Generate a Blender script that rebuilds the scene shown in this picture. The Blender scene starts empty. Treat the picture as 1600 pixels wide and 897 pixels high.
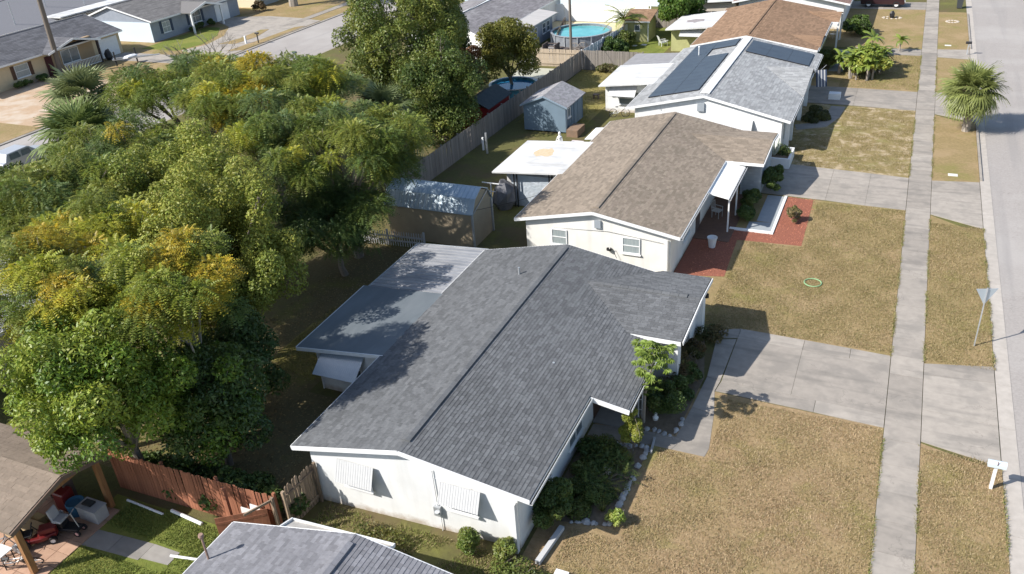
import bpy, math, random
import numpy as np
from mathutils import Vector, Matrix
R_ = random.Random(7)
PI = math.pi
C = bpy.context.scene.collection
SC = bpy.context.scene
# ---------------------------------------------------------------- camera, sky, sun, exposure
CAM_H = 22.0
def look(pitch, roll, yaw):
    fwd = Vector((math.sin(yaw)*math.cos(pitch), math.cos(yaw)*math.cos(pitch), -math.sin(pitch)))
    right = Vector((math.cos(yaw), -math.sin(yaw), 0)); up = right.cross(fwd)
    c, s = math.cos(roll), math.sin(roll)
    r2 = c*right + s*up; u2 = -s*right + c*up
    return Matrix((r2, u2, -fwd)).transposed()
cam_d = bpy.data.cameras.new('camera'); cam = bpy.data.objects.new('camera', cam_d); C.objects.link(cam)
cam.matrix_world = Matrix.Translation((0, 0, CAM_H)) @ look(math.radians(29.09), math.radians(-4.28), math.radians(-25.99)).to_4x4()
cam_d.sensor_width = 36; cam_d.lens = 1325.7/1600*36; cam_d.clip_start = .5; cam_d.clip_end = 5000
SC.camera = cam
SUN_EL = math.radians(40.0)
SUN_FROM = Vector((-.87, -.81, 0)).normalized()          # the sun stands over the back yards, to the south-west
world = bpy.data.worlds.new('World'); SC.world = world; world.use_nodes = True
wn = world.node_tree; bg = wn.nodes['Background']
sky = wn.nodes.new('ShaderNodeTexSky'); sky.sky_type = 'NISHITA'; sky.sun_disc = False
sky.sun_elevation = SUN_EL; sky.sun_rotation = math.atan2(SUN_FROM.x, SUN_FROM.y)
sky.air_density = 1.0; sky.dust_density = 1.0
wn.links.new(sky.outputs[0], bg.inputs[0]); bg.inputs[1].default_value = 0.115
sd = bpy.data.lights.new('sun', 'SUN'); sd.energy = 4.6; sd.angle = math.radians(.5); sd.color = (1, .955, .89)
sun = bpy.data.objects.new('sun', sd); C.objects.link(sun)
ld = -(SUN_FROM*math.cos(SUN_EL) + Vector((0, 0, math.sin(SUN_EL))))
sun.rotation_euler = ld.to_track_quat('-Z', 'Y').to_euler()
vs = SC.view_settings; vs.view_transform = 'Standard'; vs.look = 'None'; vs.exposure = 0.60; vs.gamma = 1

# ---------------------------------------------------------------- materials
def srgb(h):
    h = h.lstrip('#'); v = [int(h[i:i+2], 16)/255 for i in (0, 2, 4)]
    return tuple(((x/12.92) if x <= .04045 else ((x+.055)/1.055)**2.4) for x in v) + (1,)
MATS = {}
def mat(name, c1, c2=None, scale=3., rough=.8, bump=0., bscale=None, attr=False, metal=0., spec=.35, stretch=None,
        rnd=0., trans=0., c3=None, scale3=.3, amt3=.5, bdist=.02, world_co=False, contrast=.5, dirt=None, crack=0., streak=None, c4=None, scale4=.2, amt4=.5):
    """c1/c2 mixed by fine noise, c3 by broad noise; 'Col' attribute and per-object random both multiply"""
    if name in MATS: return MATS[name]
    c1 = srgb(c1) if isinstance(c1, str) else tuple(c1)+(1,) if len(c1) == 3 else c1
    m = bpy.data.materials.new(name); m.use_nodes = True; nt = m.node_tree; N = nt.nodes; L = nt.links
    b = N['Principled BSDF']; b.inputs['Roughness'].default_value = rough; b.inputs['Metallic'].default_value = metal
    b.inputs['Specular IOR Level'].default_value = spec
    if world_co: src = N.new('ShaderNodeNewGeometry').outputs['Position']
    else: src = N.new('ShaderNodeTexCoord').outputs['Object']
    if stretch:
        mp = N.new('ShaderNodeMapping'); mp.inputs['Scale'].default_value = stretch; L.new(src, mp.inputs['Vector']); src = mp.outputs[0]
    rgb = N.new('ShaderNodeRGB'); rgb.outputs[0].default_value = c1; col = rgb.outputs[0]
    def noise(s, det=5, r=.6):
        n = N.new('ShaderNodeTexNoise'); n.inputs['Scale'].default_value = s; n.inputs['Detail'].default_value = det
        n.inputs['Roughness'].default_value = r; L.new(src, n.inputs['Vector']); return n.outputs[0]
    def ramp(o, lo, hi):
        r = N.new('ShaderNodeMapRange'); r.inputs[1].default_value = lo; r.inputs[2].default_value = hi; L.new(o, r.inputs[0]); return r.outputs[0]
    def mix(f, a, c, mode='MIX'):
        x = N.new('ShaderNodeMix'); x.data_type = 'RGBA'; x.blend_type = mode
        if isinstance(f, float): x.inputs[0].default_value = f
        else: L.new(f, x.inputs[0])
        L.new(a, x.inputs[6])
        if hasattr(c, 'is_output'): L.new(c, x.inputs[7])
        else: x.inputs[7].default_value = c
        return x.outputs[2]
    if c2 is not None:
        c2 = srgb(c2) if isinstance(c2, str) else c2
        w = .25*(1-contrast)+.04
        col = mix(ramp(noise(scale), .5-w, .5+w), col, c2)
    if c3 is not None:
        c3 = srgb(c3) if isinstance(c3, str) else c3
        f = ramp(noise(scale3, 4), .48, .62)
        g = N.new('ShaderNodeMath'); g.operation = 'MULTIPLY'; g.inputs[1].default_value = amt3; L.new(f, g.inputs[0])
        col = mix(g.outputs[0], col, c3)
    def math_(op, a_, b_):
        x = N.new('ShaderNodeMath'); x.operation = op; x.use_clamp = True
        for k_, v_ in ((0, a_), (1, b_)):
            if isinstance(v_, (int, float)): x.inputs[k_].default_value = v_
            else: L.new(v_, x.inputs[k_])
        return x.outputs[0]
    if c4 is not None:
        n4 = N.new('ShaderNodeTexNoise'); n4.inputs['Scale'].default_value = scale4; n4.inputs['Detail'].default_value = 6; n4.inputs['Roughness'].default_value = .7
        mp4 = N.new('ShaderNodeMapping'); mp4.inputs['Location'].default_value = (37., 11., 5.); L.new(src, mp4.inputs['Vector']); L.new(mp4.outputs[0], n4.inputs['Vector'])
        col = mix(math_('MULTIPLY', ramp(n4.outputs[0], .52, .66), amt4), col, c4)
    if streak:
        ms_ = N.new('ShaderNodeMapping'); ms_.inputs['Scale'].default_value = streak[0]; L.new(src, ms_.inputs['Vector'])
        ns = N.new('ShaderNodeTexNoise'); ns.inputs['Scale'].default_value = 1.; ns.inputs['Detail'].default_value = 5; L.new(ms_.outputs[0], ns.inputs['Vector'])
        col = mix(math_('MULTIPLY', ramp(ns.outputs[0], .52, .7), streak[2]), col, streak[1])
    if crack:
        vo = N.new('ShaderNodeTexVoronoi'); vo.feature = 'DISTANCE_TO_EDGE'; vo.inputs['Scale'].default_value = .45
        wv = N.new('ShaderNodeTexNoise'); wv.inputs['Scale'].default_value = 1.6; wv.inputs['Detail'].default_value = 6; L.new(src, wv.inputs['Vector'])
        av = N.new('ShaderNodeVectorMath'); av.operation = 'MULTIPLY_ADD'; av.inputs[1].default_value = (1.6,)*3; L.new(wv.outputs['Color'], av.inputs[0]); L.new(src, av.inputs[2]); L.new(av.outputs[0], vo.inputs['Vector'])
        gate = ramp(noise(.5, 3), .5, .6)
        col = mix(math_('MULTIPLY', math_('MULTIPLY', ramp(vo.outputs['Distance'], .012, .004), gate), crack), col, (.10, .09, .08, 1))
    if dirt is not None:
        sx = N.new('ShaderNodeSeparateXYZ'); ge = N.new('ShaderNodeNewGeometry'); L.new(ge.outputs['Position'], sx.inputs[0])
        nd = noise(2.5, 6, .7); zz = math_('SUBTRACT', 1., math_('DIVIDE', sx.outputs['Z'], .55))
        f1 = ramp(math_('MULTIPLY', zz, nd), .22, .5); col = mix(math_('MULTIPLY', f1, .75), col, dirt)
        mv = N.new('ShaderNodeMapping'); mv.inputs['Scale'].default_value = (2.2, 2.2, .18); L.new(ge.outputs['Position'], mv.inputs['Vector'])
        nv = N.new('ShaderNodeTexNoise'); nv.inputs['Scale'].default_value = 1.; nv.inputs['Detail'].default_value = 6; L.new(mv.outputs[0], nv.inputs['Vector'])
        col = mix(math_('MULTIPLY', ramp(nv.outputs[0], .52, .72), .32), col, (.50, .49, .46, 1))
    if attr:
        a = N.new('ShaderNodeAttribute'); a.attribute_name = 'Col'; col = mix(1., col, a.outputs['Color'], 'MULTIPLY')
    if rnd:
        oi = N.new('ShaderNodeObjectInfo'); r = ramp(oi.outputs['Random'], 0, 1); r.node.inputs[3].default_value = 1-rnd; r.node.inputs[4].default_value = 1+rnd
        v = N.new('ShaderNodeVectorMath'); v.operation = 'SCALE'; L.new(col, v.inputs[0]); L.new(r, v.inputs['Scale']); col = v.outputs[0]
    L.new(col, b.inputs['Base Color'])
    if bump:
        bn = N.new('ShaderNodeBump'); bn.inputs['Strength'].default_value = bump; bn.inputs['Distance'].default_value = bdist
        L.new(noise(bscale or scale*3, 6, .65), bn.inputs['Height']); L.new(bn.outputs[0], b.inputs['Normal'])
    if trans:
        t = N.new('ShaderNodeBsdfTranslucent'); L.new(col, t.inputs[0]); ms = N.new('ShaderNodeMixShader'); ms.inputs[0].default_value = trans
        L.new(b.outputs[0], ms.inputs[1]); L.new(t.outputs[0], ms.inputs[2]); L.new(ms.outputs[0], N['Material Output'].inputs[0])
    MATS[name] = m; return m

# ---------------------------------------------------------------- mesh helpers
class MB:
    """collects faces in world (or local) coordinates, links them as ONE mesh object"""
    def __init__(s): s.v = []; s.f = []; s.c = []; s.cur = (1., 1., 1.)
    def add(s, vs, fs):
        o = len(s.v); s.v += [tuple(p) for p in vs]; s.f += [tuple(i+o for i in f) for f in fs]; s.c += [s.cur]*len(fs); return s
    def box(s, x0, x1, y0, y1, z0, z1):
        return s.add([(x0,y0,z0),(x1,y0,z0),(x1,y1,z0),(x0,y1,z0),(x0,y0,z1),(x1,y0,z1),(x1,y1,z1),(x0,y1,z1)],
                     [(0,3,2,1),(4,5,6,7),(0,1,5,4),(1,2,6,5),(2,3,7,6),(3,0,4,7)])
    def obox(s, c, a, b, n):
        """box from centre and three half-axis vectors"""
        c, a, b, n = map(Vector, (c, a, b, n))
        P = [c-a-b-n, c+a-b-n, c+a+b-n, c-a+b-n, c-a-b+n, c+a-b+n, c+a+b+n, c-a+b+n]
        return s.add(P, [(0,3,2,1),(4,5,6,7),(0,1,5,4),(1,2,6,5),(2,3,7,6),(3,0,4,7)])
    def bar(s, p, q, w, h, up=(0, 0, 1)):
        p, q = Vector(p), Vector(q); d = (q-p)/2; u = Vector(up)
        side = d.cross(u)
        if side.length < 1e-6: side = d.cross(Vector((1, 0, 0)))
        side = side.normalized()*w/2; n = side.cross(d).normalized()*h/2
        return s.obox((p+q)/2, d, side, n)
    def prism(s, poly, z0, z1):
        n = len(poly)
        return s.add([(x, y, z0) for x, y in poly]+[(x, y, z1) for x, y in poly],
                     [tuple(range(n))[::-1], tuple(range(n, 2*n))]+[(i, (i+1) % n, n+(i+1) % n, n+i) for i in range(n)])
    def slab(s, poly, t):
        """3-D polygon extruded straight down by t"""
        n = len(poly)
        return s.add([tuple(p) for p in poly]+[(p[0], p[1], p[2]-t) for p in poly],
                     [tuple(range(n)), tuple(range(n, 2*n))[::-1]]+[(i, n+i, n+(i+1) % n, (i+1) % n) for i in range(n)])
    def tube(s, pts, rs, n=6, cap=True):
        pts = [Vector(p) for p in pts]; rs = rs if hasattr(rs, '__len__') else [rs]*len(pts); V = []; F = []
        for i, p in enumerate(pts):
            d = (pts[min(i+1, len(pts)-1)]-pts[max(i-1, 0)]).normalized()
            a = d.orthogonal().normalized() if i == 0 else (pa - d*pa.dot(d)).normalized()
            pa = a; b = d.cross(a)
            V += [p + (a*math.cos(2*PI*k/n)+b*math.sin(2*PI*k/n))*rs[i] for k in range(n)]
        for i in range(len(pts)-1):
            for k in range(n): F.append((i*n+k, i*n+(k+1) % n, (i+1)*n+(k+1) % n, (i+1)*n+k))
        if cap: F += [tuple(range(n))[::-1], tuple(range((len(pts)-1)*n, len(pts)*n))]
        return s.add(V, F)
    def lathe(s, prof, c=(0, 0, 0), n=16):
        V = []; F = []
        for r, z in prof: V += [(c[0]+r*math.cos(2*PI*k/n), c[1]+r*math.sin(2*PI*k/n), c[2]+z) for k in range(n)]
        for i in range(len(prof)-1):
            for k in range(n): F.append((i*n+k, i*n+(k+1) % n, (i+1)*n+(k+1) % n, (i+1)*n+k))
        F += [tuple(range(n))[::-1], tuple(range((len(prof)-1)*n, len(prof)*n))]
        return s.add(V, F)
    def rock(s, c, r, seed=0):
        rr = random.Random(seed); V = []; n = 7
        prof = [(.55, 0), (1, .3), (.9, .7), (.45, 1)]
        for pr_, z in prof:
            for k in range(n):
                j = rr.uniform(.78, 1.2); V.append((c[0]+r[0]*pr_*j*math.cos(2*PI*k/n), c[1]+r[1]*pr_*j*math.sin(2*PI*k/n), c[2]+r[2]*z*rr.uniform(.85, 1.1)))
        F = [tuple(range(n))[::-1], tuple(range(3*n, 4*n))]
        for i in range(3):
            for k in range(n): F.append((i*n+k, i*n+(k+1) % n, (i+1)*n+(k+1) % n, (i+1)*n+k))
        return s.add(V, F)
    def build(s, name, m, parent=None, smooth=False, bevel=0, **props):
        o0 = Vector(parent['_w']) if parent is not None and '_w' in parent else Vector((0, 0, 0))
        me = bpy.data.meshes.new(name)
        me.from_pydata([(p[0]-o0.x, p[1]-o0.y, p[2]-o0.z) for p in s.v], [], s.f)
        if any(c != (1., 1., 1.) for c in s.c):
            at = me.color_attributes.new('Col', 'FLOAT_COLOR', 'CORNER')
            arr = []
            for f, c in zip(s.f, s.c): arr += (list(c)+[1.])*len(f)
            at.data.foreach_set('color', arr)
        else:
            at = me.color_attributes.new('Col', 'BYTE_COLOR', 'POINT')
            at.data.foreach_set('color', [1.]*(4*len(s.v)))
        me.validate(); me.update()
        if smooth: me.shade_smooth()
        me.materials.append(m)
        ob = bpy.data.objects.new(name, me); C.objects.link(ob)
        if parent is not None: ob.parent = parent; ob['_w'] = tuple(o0)
        if bevel:
            bv = ob.modifiers.new('bevel', 'BEVEL'); bv.width = bevel; bv.segments = 1; bv.limit_method = 'ANGLE'
        for k, v in props.items(): ob[k] = v
        return ob
def thing(name, label, cat, loc=(0, 0, 0), group=None, kind=None):
    o = bpy.data.objects.new(name, None); C.objects.link(o); o.location = loc; o.empty_display_size = .3
    o['_w'] = tuple(loc)
    if kind: o['kind'] = kind
    else: o['label'] = label; o['category'] = cat
    if group: o['group'] = group
    return o
def place(o, loc, rz=0., tilt=None):
    o.location = loc; o.rotation_euler = (tilt[0] if tilt else 0, tilt[1] if tilt else 0, rz); return o
def kids(o): return [c for c in bpy.data.objects if c.parent == o]
def tag(o, label, cat, group=None):
    o['label'] = label; o['category'] = cat
    if group: o['group'] = group
    return o
def dup(root, loc, rz=0., label=None, scale=1.):
    r = root.copy(); C.objects.link(r); r.location = loc; r.rotation_euler = (0, 0, rz); r.scale = (scale,)*3
    if label: r['label'] = label
    for c in KID(root):
        d = c.copy(); C.objects.link(d); d.parent = r
        for g in KID(c):
            e = g.copy(); C.objects.link(e); e.parent = d
    return r
_KC = {}
def KID(o):
    if o.name not in _KC: _KC[o.name] = [c for c in C.objects if c.parent == o]
    return _KC[o.name]
def fast_mesh(name, V, nper, m, parent=None, col=None, **props):
    """V: (n,3) numpy, faces are consecutive runs of nper vertices; col (nfaces,3)"""
    o0 = np.array(parent['_w']) if parent is not None and '_w' in parent else np.zeros(3)
    V = (V-o0).astype(np.float32); n = len(V); nf = n//nper
    me = bpy.data.meshes.new(name); me.vertices.add(n); me.vertices.foreach_set('co', V.ravel())
    me.loops.add(n); me.loops.foreach_set('vertex_index', np.arange(n, dtype=np.int32))
    me.polygons.add(nf); me.polygons.foreach_set('loop_start', np.arange(0, n, nper, dtype=np.int32))
    me.update(calc_edges=True)
    if col is not None:
        a = me.color_attributes.new('Col', 'FLOAT_COLOR', 'POINT')
        cc = np.ones((n, 4), np.float32); cc[:, :3] = np.repeat(col, nper, axis=0); a.data.foreach_set('color', cc.ravel())
    me.materials.append(m)
    ob = bpy.data.objects.new(name, me); C.objects.link(ob)
    if parent is not None: ob.parent = parent; ob['_w'] = tuple(o0)
    for k, v in props.items(): ob[k] = v
    return ob

def copies(name, mb, m, parent, locs, rots=None, scales=None, **props):
    """one mesh in its own local frame, many objects that share it"""
    w = Vector(parent['_w']) if parent is not None and '_w' in parent else Vector((0, 0, 0))
    me = None; out = []
    for i, p in enumerate(locs):
        if me is None: ob = mb.build(name, m); me = ob.data
        else: ob = bpy.data.objects.new(name, me); C.objects.link(ob)
        ob.location = Vector(p)-w
        if parent is not None: ob.parent = parent
        if rots: ob.rotation_euler = rots[i] if hasattr(rots[i], '__len__') else (0, 0, rots[i])
        if scales: ob.scale = scales[i]
        for k, v in props.items(): ob[k] = v
        out.append(ob)
    return out

WHITE = mat('white_paint', (.80, .80, .79), (.72, .73, .73, 1), 2.5, .55, .05, 30, rnd=.02)
WALLW = mat('white_stucco_wall', (.76, .76, .75), (.69, .70, .70, 1), 1.2, .85, .25, 60, c3=(.66, .66, .64, 1), scale3=.8, amt3=.35, bdist=.006, dirt=(.36, .28, .20, 1))
AWN = mat('awning_white', (.53, .535, .535), (.47, .475, .48, 1), 3, .5)
CREAM = mat('cream_stucco_wall', (.79, .775, .73), (.73, .71, .665, 1), 1.2, .85, .25, 60, bdist=.006, dirt=(.36, .28, .20, 1))
CONC = mat('concrete', (.37, .33, .285), (.295, .265, .23, 1), 2.6, .9, .25, 40, rnd=.12, c3=(.235, .215, .19, 1), scale3=.75, amt3=.65, bdist=.005, world_co=True, contrast=.2, crack=.28, streak=((.35, 2.2, 1), (.19, .175, .155, 1), .55))
CONCD = mat('old_grey_concrete', (.31, .29, .265), (.25, .235, .215, 1), 2.5, .9, .2, 40, rnd=.1, c3=(.22, .21, .20, 1), scale3=.7, amt3=.5, bdist=.005, world_co=True, contrast=.2, crack=.28, streak=((.35, 2.2, 1), (.19, .175, .155, 1), .55))
ASPH = mat('pale_road_asphalt', (.36, .33, .305), (.30, .275, .255, 1), 9., .9, .3, 55, c3=(.40, .375, .35, 1), scale3=.12, amt3=.6, bdist=.006, world_co=True, crack=.2, streak=((1.1, .05, 1), (.26, .245, .235, 1), .5))
GLASS = mat('window_glass', (.10, .13, .15), (.16, .19, .20, 1), 1.5, .12, spec=.8)
GLASSP = mat('curtained_window_glass', (.34, .38, .38), (.26, .30, .31, 1), 2., .2, spec=.6, stretch=(6, 6, 1))
DARK = mat('dark_recess', (.03, .03, .033), rough=.8)
BLACK = mat('black_plastic', (.02, .02, .022), rough=.5)
METAL = mat('galvanised_metal', (.52, .54, .56), (.44, .46, .48, 1), 4, .42, metal=.5, bump=.05)
GREYW = mat('weathered_fence_wood', (.27, .24, .21), (.20, .18, .16, 1), 3, .9, .5, 25, rnd=.2, stretch=(8, 8, .7), bdist=.006)
REDW = mat('red_stained_fence_wood', (.36, .15, .085), (.27, .105, .06, 1), 3, .85, .4, 25, rnd=.18, stretch=(8, 8, .7), bdist=.006)
BROWNW = mat('brown_picket_wood', (.33, .25, .18), (.22, .16, .11, 1), 3, .9, .5, 25, rnd=.25, stretch=(8, 8, .7), bdist=.006)
BARK = mat('bark', (.27, .23, .19), (.17, .145, .12, 1), 6, .95, .6, 20, stretch=(1, 1, .3))
BARKL = mat('pale_bark', (.36, .32, .27), (.24, .21, .18, 1), 6, .95, .6, 20, stretch=(1, 1, .3))
def roofm(n, c, c2): return mat(n, c, c2, 9, .93, .5, 90, attr=True, spec=.15, c3=tuple(x*.8 for x in c2[:3])+(1,), scale3=.25, amt3=.3, bdist=.01)
ROOF1 = roofm('charcoal_shingle', (.155, .160, .165), (.115, .119, .124, 1))
ROOF0 = roofm('slate_purple_shingle', (.235, .235, .25), (.185, .185, .20, 1))
ROOF2 = roofm('weathered_brown_shingle', (.29, .24, .19), (.235, .195, .152, 1))
ROOF3 = roofm('pale_grey_shingle', (.36, .365, .365), (.30, .305, .305, 1))
ROOF4 = roofm('red_brown_shingle', (.30, .195, .125), (.235, .15, .095, 1))
ROOFA = roofm('dark_grey_shingle', (.15, .15, .16), (.12, .12, .13, 1))
CAMP = Vector((0, 0, CAM_H))

# ---------------------------------------------------------------- shingles
def clip(poly, edges):
    for (nx, ny, d) in edges:
        out = []
        for i in range(len(poly)):
            a, b = poly[i], poly[(i+1) % len(poly)]
            da, db = nx*a[0]+ny*a[1]-d, nx*b[0]+ny*b[1]-d
            if da >= 0: out.append(a)
            if (da >= 0) != (db >= 0):
                t = da/(da-db); out.append((a[0]+(b[0]-a[0])*t, a[1]+(b[1]-a[1])*t))
        poly = out
        if len(poly) < 3: return []
    return poly
def shingle_list(polys, along, org, course=.145, tab=.33, tone=.19, seed=1):
    """roof plane pieces (convex 3-D polygons in ONE plane) covered with shingle tabs; returns [(verts, faces, tone, centre)]"""
    along = Vector(along).normalized(); P0 = [Vector(p) for p in polys[0]]
    n = (P0[1]-P0[0]).cross(P0[2]-P0[0]).normalized()
    if n.z < 0: n = -n
    up = n.cross(along).normalized()
    if up.z < 0: up = -up
    org = Vector(org); out = []; rr = random.Random(seed)
    E = []
    for poly in polys:
        q = [((Vector(p)-org).dot(along), (Vector(p)-org).dot(up)) for p in poly]
        area = sum(q[i][0]*q[(i+1) % len(q)][1]-q[(i+1) % len(q)][0]*q[i][1] for i in range(len(q)))
        if area < 0: q = q[::-1]
        ed = []
        for i in range(len(q)):
            a, b = q[i], q[(i+1) % len(q)]; dx, dy = b[0]-a[0], b[1]-a[1]; l = math.hypot(dx, dy)
            if l < 1e-6: continue
            nx, ny = -dy/l, dx/l; ed.append((nx, ny, nx*a[0]+ny*a[1]))
        E.append((ed, min(p[0] for p in q), max(p[0] for p in q), min(p[1] for p in q), max(p[1] for p in q)))
    v0 = min(e[3] for e in E); v1 = max(e[4] for e in E); u0 = min(e[1] for e in E); u1 = max(e[2] for e in E)
    i0 = math.floor(v0/course)
    rowv = i0*course
    while rowv < v1:
        u = u0-tab*rr.random()
        while u < u1:
            w = tab*rr.choice((.55, .8, 1., 1.25)); t = 1+rr.uniform(-tone, tone)
            for ed, a0, a1, b0, b1 in E:
                if u+w < a0 or u > a1 or rowv+course < b0 or rowv > b1: continue
                q = clip([(u+.004, rowv+.004), (u+w-.004, rowv+.004), (u+w-.004, rowv+course+.004), (u+.004, rowv+course+.004)], ed)
                if len(q) < 3: continue
                V = []; k = len(q)
                lift = rr.uniform(.014, .020)
                for x, y in q:
                    h = lift*(1-(y-rowv)/course*.75)+.001
                    V.append(org+along*x+up*y+n*h)
                V += [org+along*x+up*y-n*.002 for x, y in q]
                F = [tuple(range(k))]+[(i, k+i, k+(i+1) % k, (i+1) % k) for i in range(k)]
                if (V[1]-V[0]).cross(V[2]-V[0]).dot(n) < 0: F[0] = F[0][::-1]; F[1:] = [f[::-1] for f in F[1:]]
                cx = sum((v for v in V[:k]), Vector())/k
                out.append((V, F, t, cx))
            u += w
        rowv += course
    return out
def emit_shingles(L, roof, m, nobj=300):
    L.sort(key=lambda s: (s[3]-CAMP).length)
    big = [s for s in L if (len(s[0]) == 8)]
    pick = set(id(s) for s in big[:nobj])
    rest = MB()
    for s in L:
        if id(s) in pick:
            b = MB(); b.cur = (s[2],)*3; b.add(s[0], s[1]); b.build('shingle', m, roof)
        else: rest.cur = (s[2],)*3; rest.add(s[0], s[1])
    rest.build('shingles', m, roof, kind='stuff')

# ---------------------------------------------------------------- house pieces
def window(root, face, c, w, h, glass=GLASS, frame=WHITE, name='window', mull=1, vert=0, depth=.05):
    """face 'S','N','E','W'; c = centre on the wall surface"""
    cx, cy, cz = c
    nrm = {'S': (0, -1), 'N': (0, 1), 'E': (1, 0), 'W': (-1, 0)}[face]; t = (abs(nrm[1]), abs(nrm[0]))
    def bx(mb, u0, u1, z0, z1, d0, d1):
        xs = sorted((cx+t[0]*u0+nrm[0]*d0, cx+t[0]*u1+nrm[0]*d1)); ys = sorted((cy+t[1]*u0+nrm[1]*d0, cy+t[1]*u1+nrm[1]*d1))
        mb.box(xs[0], xs[1], ys[0], ys[1], z0, z1)
    f = MB(); a = .05
    bx(f, -w/2, -w/2+a, cz-h/2, cz+h/2, .002, depth); bx(f, w/2-a, w/2, cz-h/2, cz+h/2, .002, depth)
    bx(f, -w/2+a, w/2-a, cz+h/2-a, cz+h/2, .002, depth); bx(f, -w/2+a, w/2-a, cz-h/2, cz-h/2+a, .002, depth)
    for k in range(mull): z = cz-h/2+h*(k+1)/(mull+1); bx(f, -w/2+a, w/2-a, z-.022, z+.022, .002, depth-.006)
    for k in range(vert): u = -w/2+w*(k+1)/(vert+1); bx(f, u-.02, u+.02, cz-h/2+a, cz+h/2-a, .002, depth-.003)
    fr = f.build(name, frame, root)
    g = MB(); bx(g, -w/2+a-.004, w/2-a+.004, cz-h/2+a-.004, cz+h/2-a+.004, .003, depth-.03); g.build('pane', glass, fr)
    s = MB(); bx(s, -w/2-.05, w/2+.05, cz-h/2-.07, cz-h/2-.003, .002, .10); s.build('sill', frame, fr)
    return fr
def awning(root, x0, x1, y, ztop, zbot, out, face='S', m=None, name='awning', nrib=None):
    """sheet hinged on the wall at ztop, its lower edge standing off; each rib a bar on it"""
    m = m or AWN; b = MB(); n = nrib or max(3, int((x1-x0)/.12)); sg = -1 if face == 'S' else 1
    a = Vector((x0, y+sg*.03, ztop)); d = Vector((x0, y+sg*out, zbot)); X = Vector((x1-x0, 0, 0)); nr = X.cross(d-a).normalized()
    if nr.y*sg < 0 and abs(nr.y) > .01: nr = -nr
    if nr.z < -.5: nr = -nr
    c = a+X/2+(d-a)/2; b.obox(c, X/2, (d-a)/2, nr*.012)
    o = b.build(name, m, root)
    r = MB(); r.obox(Vector((0, 0, 0)), Vector((.022, 0, 0)), (d-a)/2, nr*.006)
    copies('slat', r, m, o, [a+X*(i/n)+(d-a)/2+nr*.014 for i in range(n+1)])
    return o
def gable_house(name, label, root_loc, xW, xE, xr, yS, yN, zW, zE, zr, rm, wm, oh=.32, ovS=.25, ovN=.25, nshi=0, course=.145, wallx=None,
                fascia=WHITE, extraE=None, seed=1, cat='house', group=None, skirt=0, vent=True, tab=.33, shing=True):
    """yS/yN = (y at xW, y at xr, y at xE) of the roof edge; returns root, roof, shingle list (not yet emitted)"""
    root = thing(name, label, cat, root_loc, group)
    A = [(xW, yS[0], zW), (xr, yS[1], zr), (xE, yS[2], zE)]; B = [(xW, yN[0], zW), (xr, yN[1], zr), (xE, yN[2], zE)]
    rb = MB(); rb.slab([A[0], A[1], B[1], B[0]], .10); rb.slab([A[1], A[2], B[2], B[1]], .10)
    W_ = [[A[0], A[1], B[1], B[0]]]; E_ = [[A[1], A[2], B[2], B[1]]]
    if extraE:
        sl = (zr-zE)/(xE-xr)
        for x1, ya, yb in extraE:
            q = [(xE, ya, zE), (x1, ya, zE-sl*(x1-xE)), (x1, yb, zE-sl*(x1-xE)), (xE, yb, zE)]; E_.append(q); rb.slab(q, .10)
    roof = rb.build('roof', rm, root)
    L = []
    if shing:
        L += shingle_list(W_, (0, 1, 0), A[0], course, tab, seed=seed)
        L += shingle_list(E_, (0, 1, 0), A[2], course, tab, seed=seed+5)
    # ridge cap
    if vent:
        v = MB(); w = .17; sW = (zr-zW)/(xr-xW); sE = (zr-zE)/(xE-xr); h = .075
        ya, yb = yS[1]+.55, yN[1]-.35
        n = max(6, int((yb-ya)/.45)); st = (yb-ya)/n
        for i in range(n):
            v.cur = (1+R_.uniform(-.13, .13),)*3; a0 = ya+i*st; b0 = a0+st-.008
            v.slab([(xr-w, a0, zr-w*sW+h), (xr, a0, zr+h), (xr, b0, zr+h), (xr-w, b0, zr-w*sW+h)], h-.004)
            v.slab([(xr, a0, zr+h), (xr+w, a0, zr-w*sE+h), (xr+w, b0, zr-w*sE+h), (xr, b0, zr+h)], h-.004)
        v.build('ridge_cap', rm, root)
    # walls: pentagon prism following the underside of the roof
    w0, w1 = wallx or (xW+oh, xE-oh)
    zu = lambda x: (zW+(zr-zW)*(x-xW)/(xr-xW) if x < xr else zE+(zr-zE)*(xE-x)/(xE-xr))-.12
    yl = lambda ys, x: (ys[0]+(ys[1]-ys[0])*(x-xW)/(xr-xW) if x < xr else ys[1]+(ys[2]-ys[1])*(x-xr)/(xE-xr))
    wb = MB(); xs = (w0, xr, w1)
    S = [(x, yl(yS, x)+ovS, zu(x)) for x in xs]; Nn = [(x, yl(yN, x)-ovN, zu(x)) for x in xs]
    S0 = [(x, y, -.05) for x, y, z in S]; N0 = [(x, y, -.05) for x, y, z in Nn]
    V = S+S0+Nn+N0
    wb.add(V, [(3, 4, 1, 0), (4, 5, 2, 1), (9, 6, 7, 10), (10, 7, 8, 11), (9, 3, 0, 6), (5, 11, 8, 2), (0, 1, 7, 6), (1, 2, 8, 7), (3, 9, 10, 4), (4, 10, 11, 5)])
    wall = wb.build('wall', wm, root)
    # fascia boards
    def fa(p, q, off):
        p, q = Vector(p), Vector(q); o = Vector(off); b = MB(); b.bar(p+o-Vector((0, 0, .085)), q+o-Vector((0, 0, .085)), .035, .17); b.build('fascia', fascia, root)
    fa(A[0], A[1], (0, -.021, 0)); fa(A[1], A[2], (0, -.021, 0)); fa(B[0], B[1], (0, .021, 0)); fa(B[1], B[2], (0, .021, 0))
    fa(A[0], B[0], (-.021, 0, 0))
    if not extraE: fa(A[2], B[2], (.021, 0, 0))
    return root, roof, L
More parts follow.
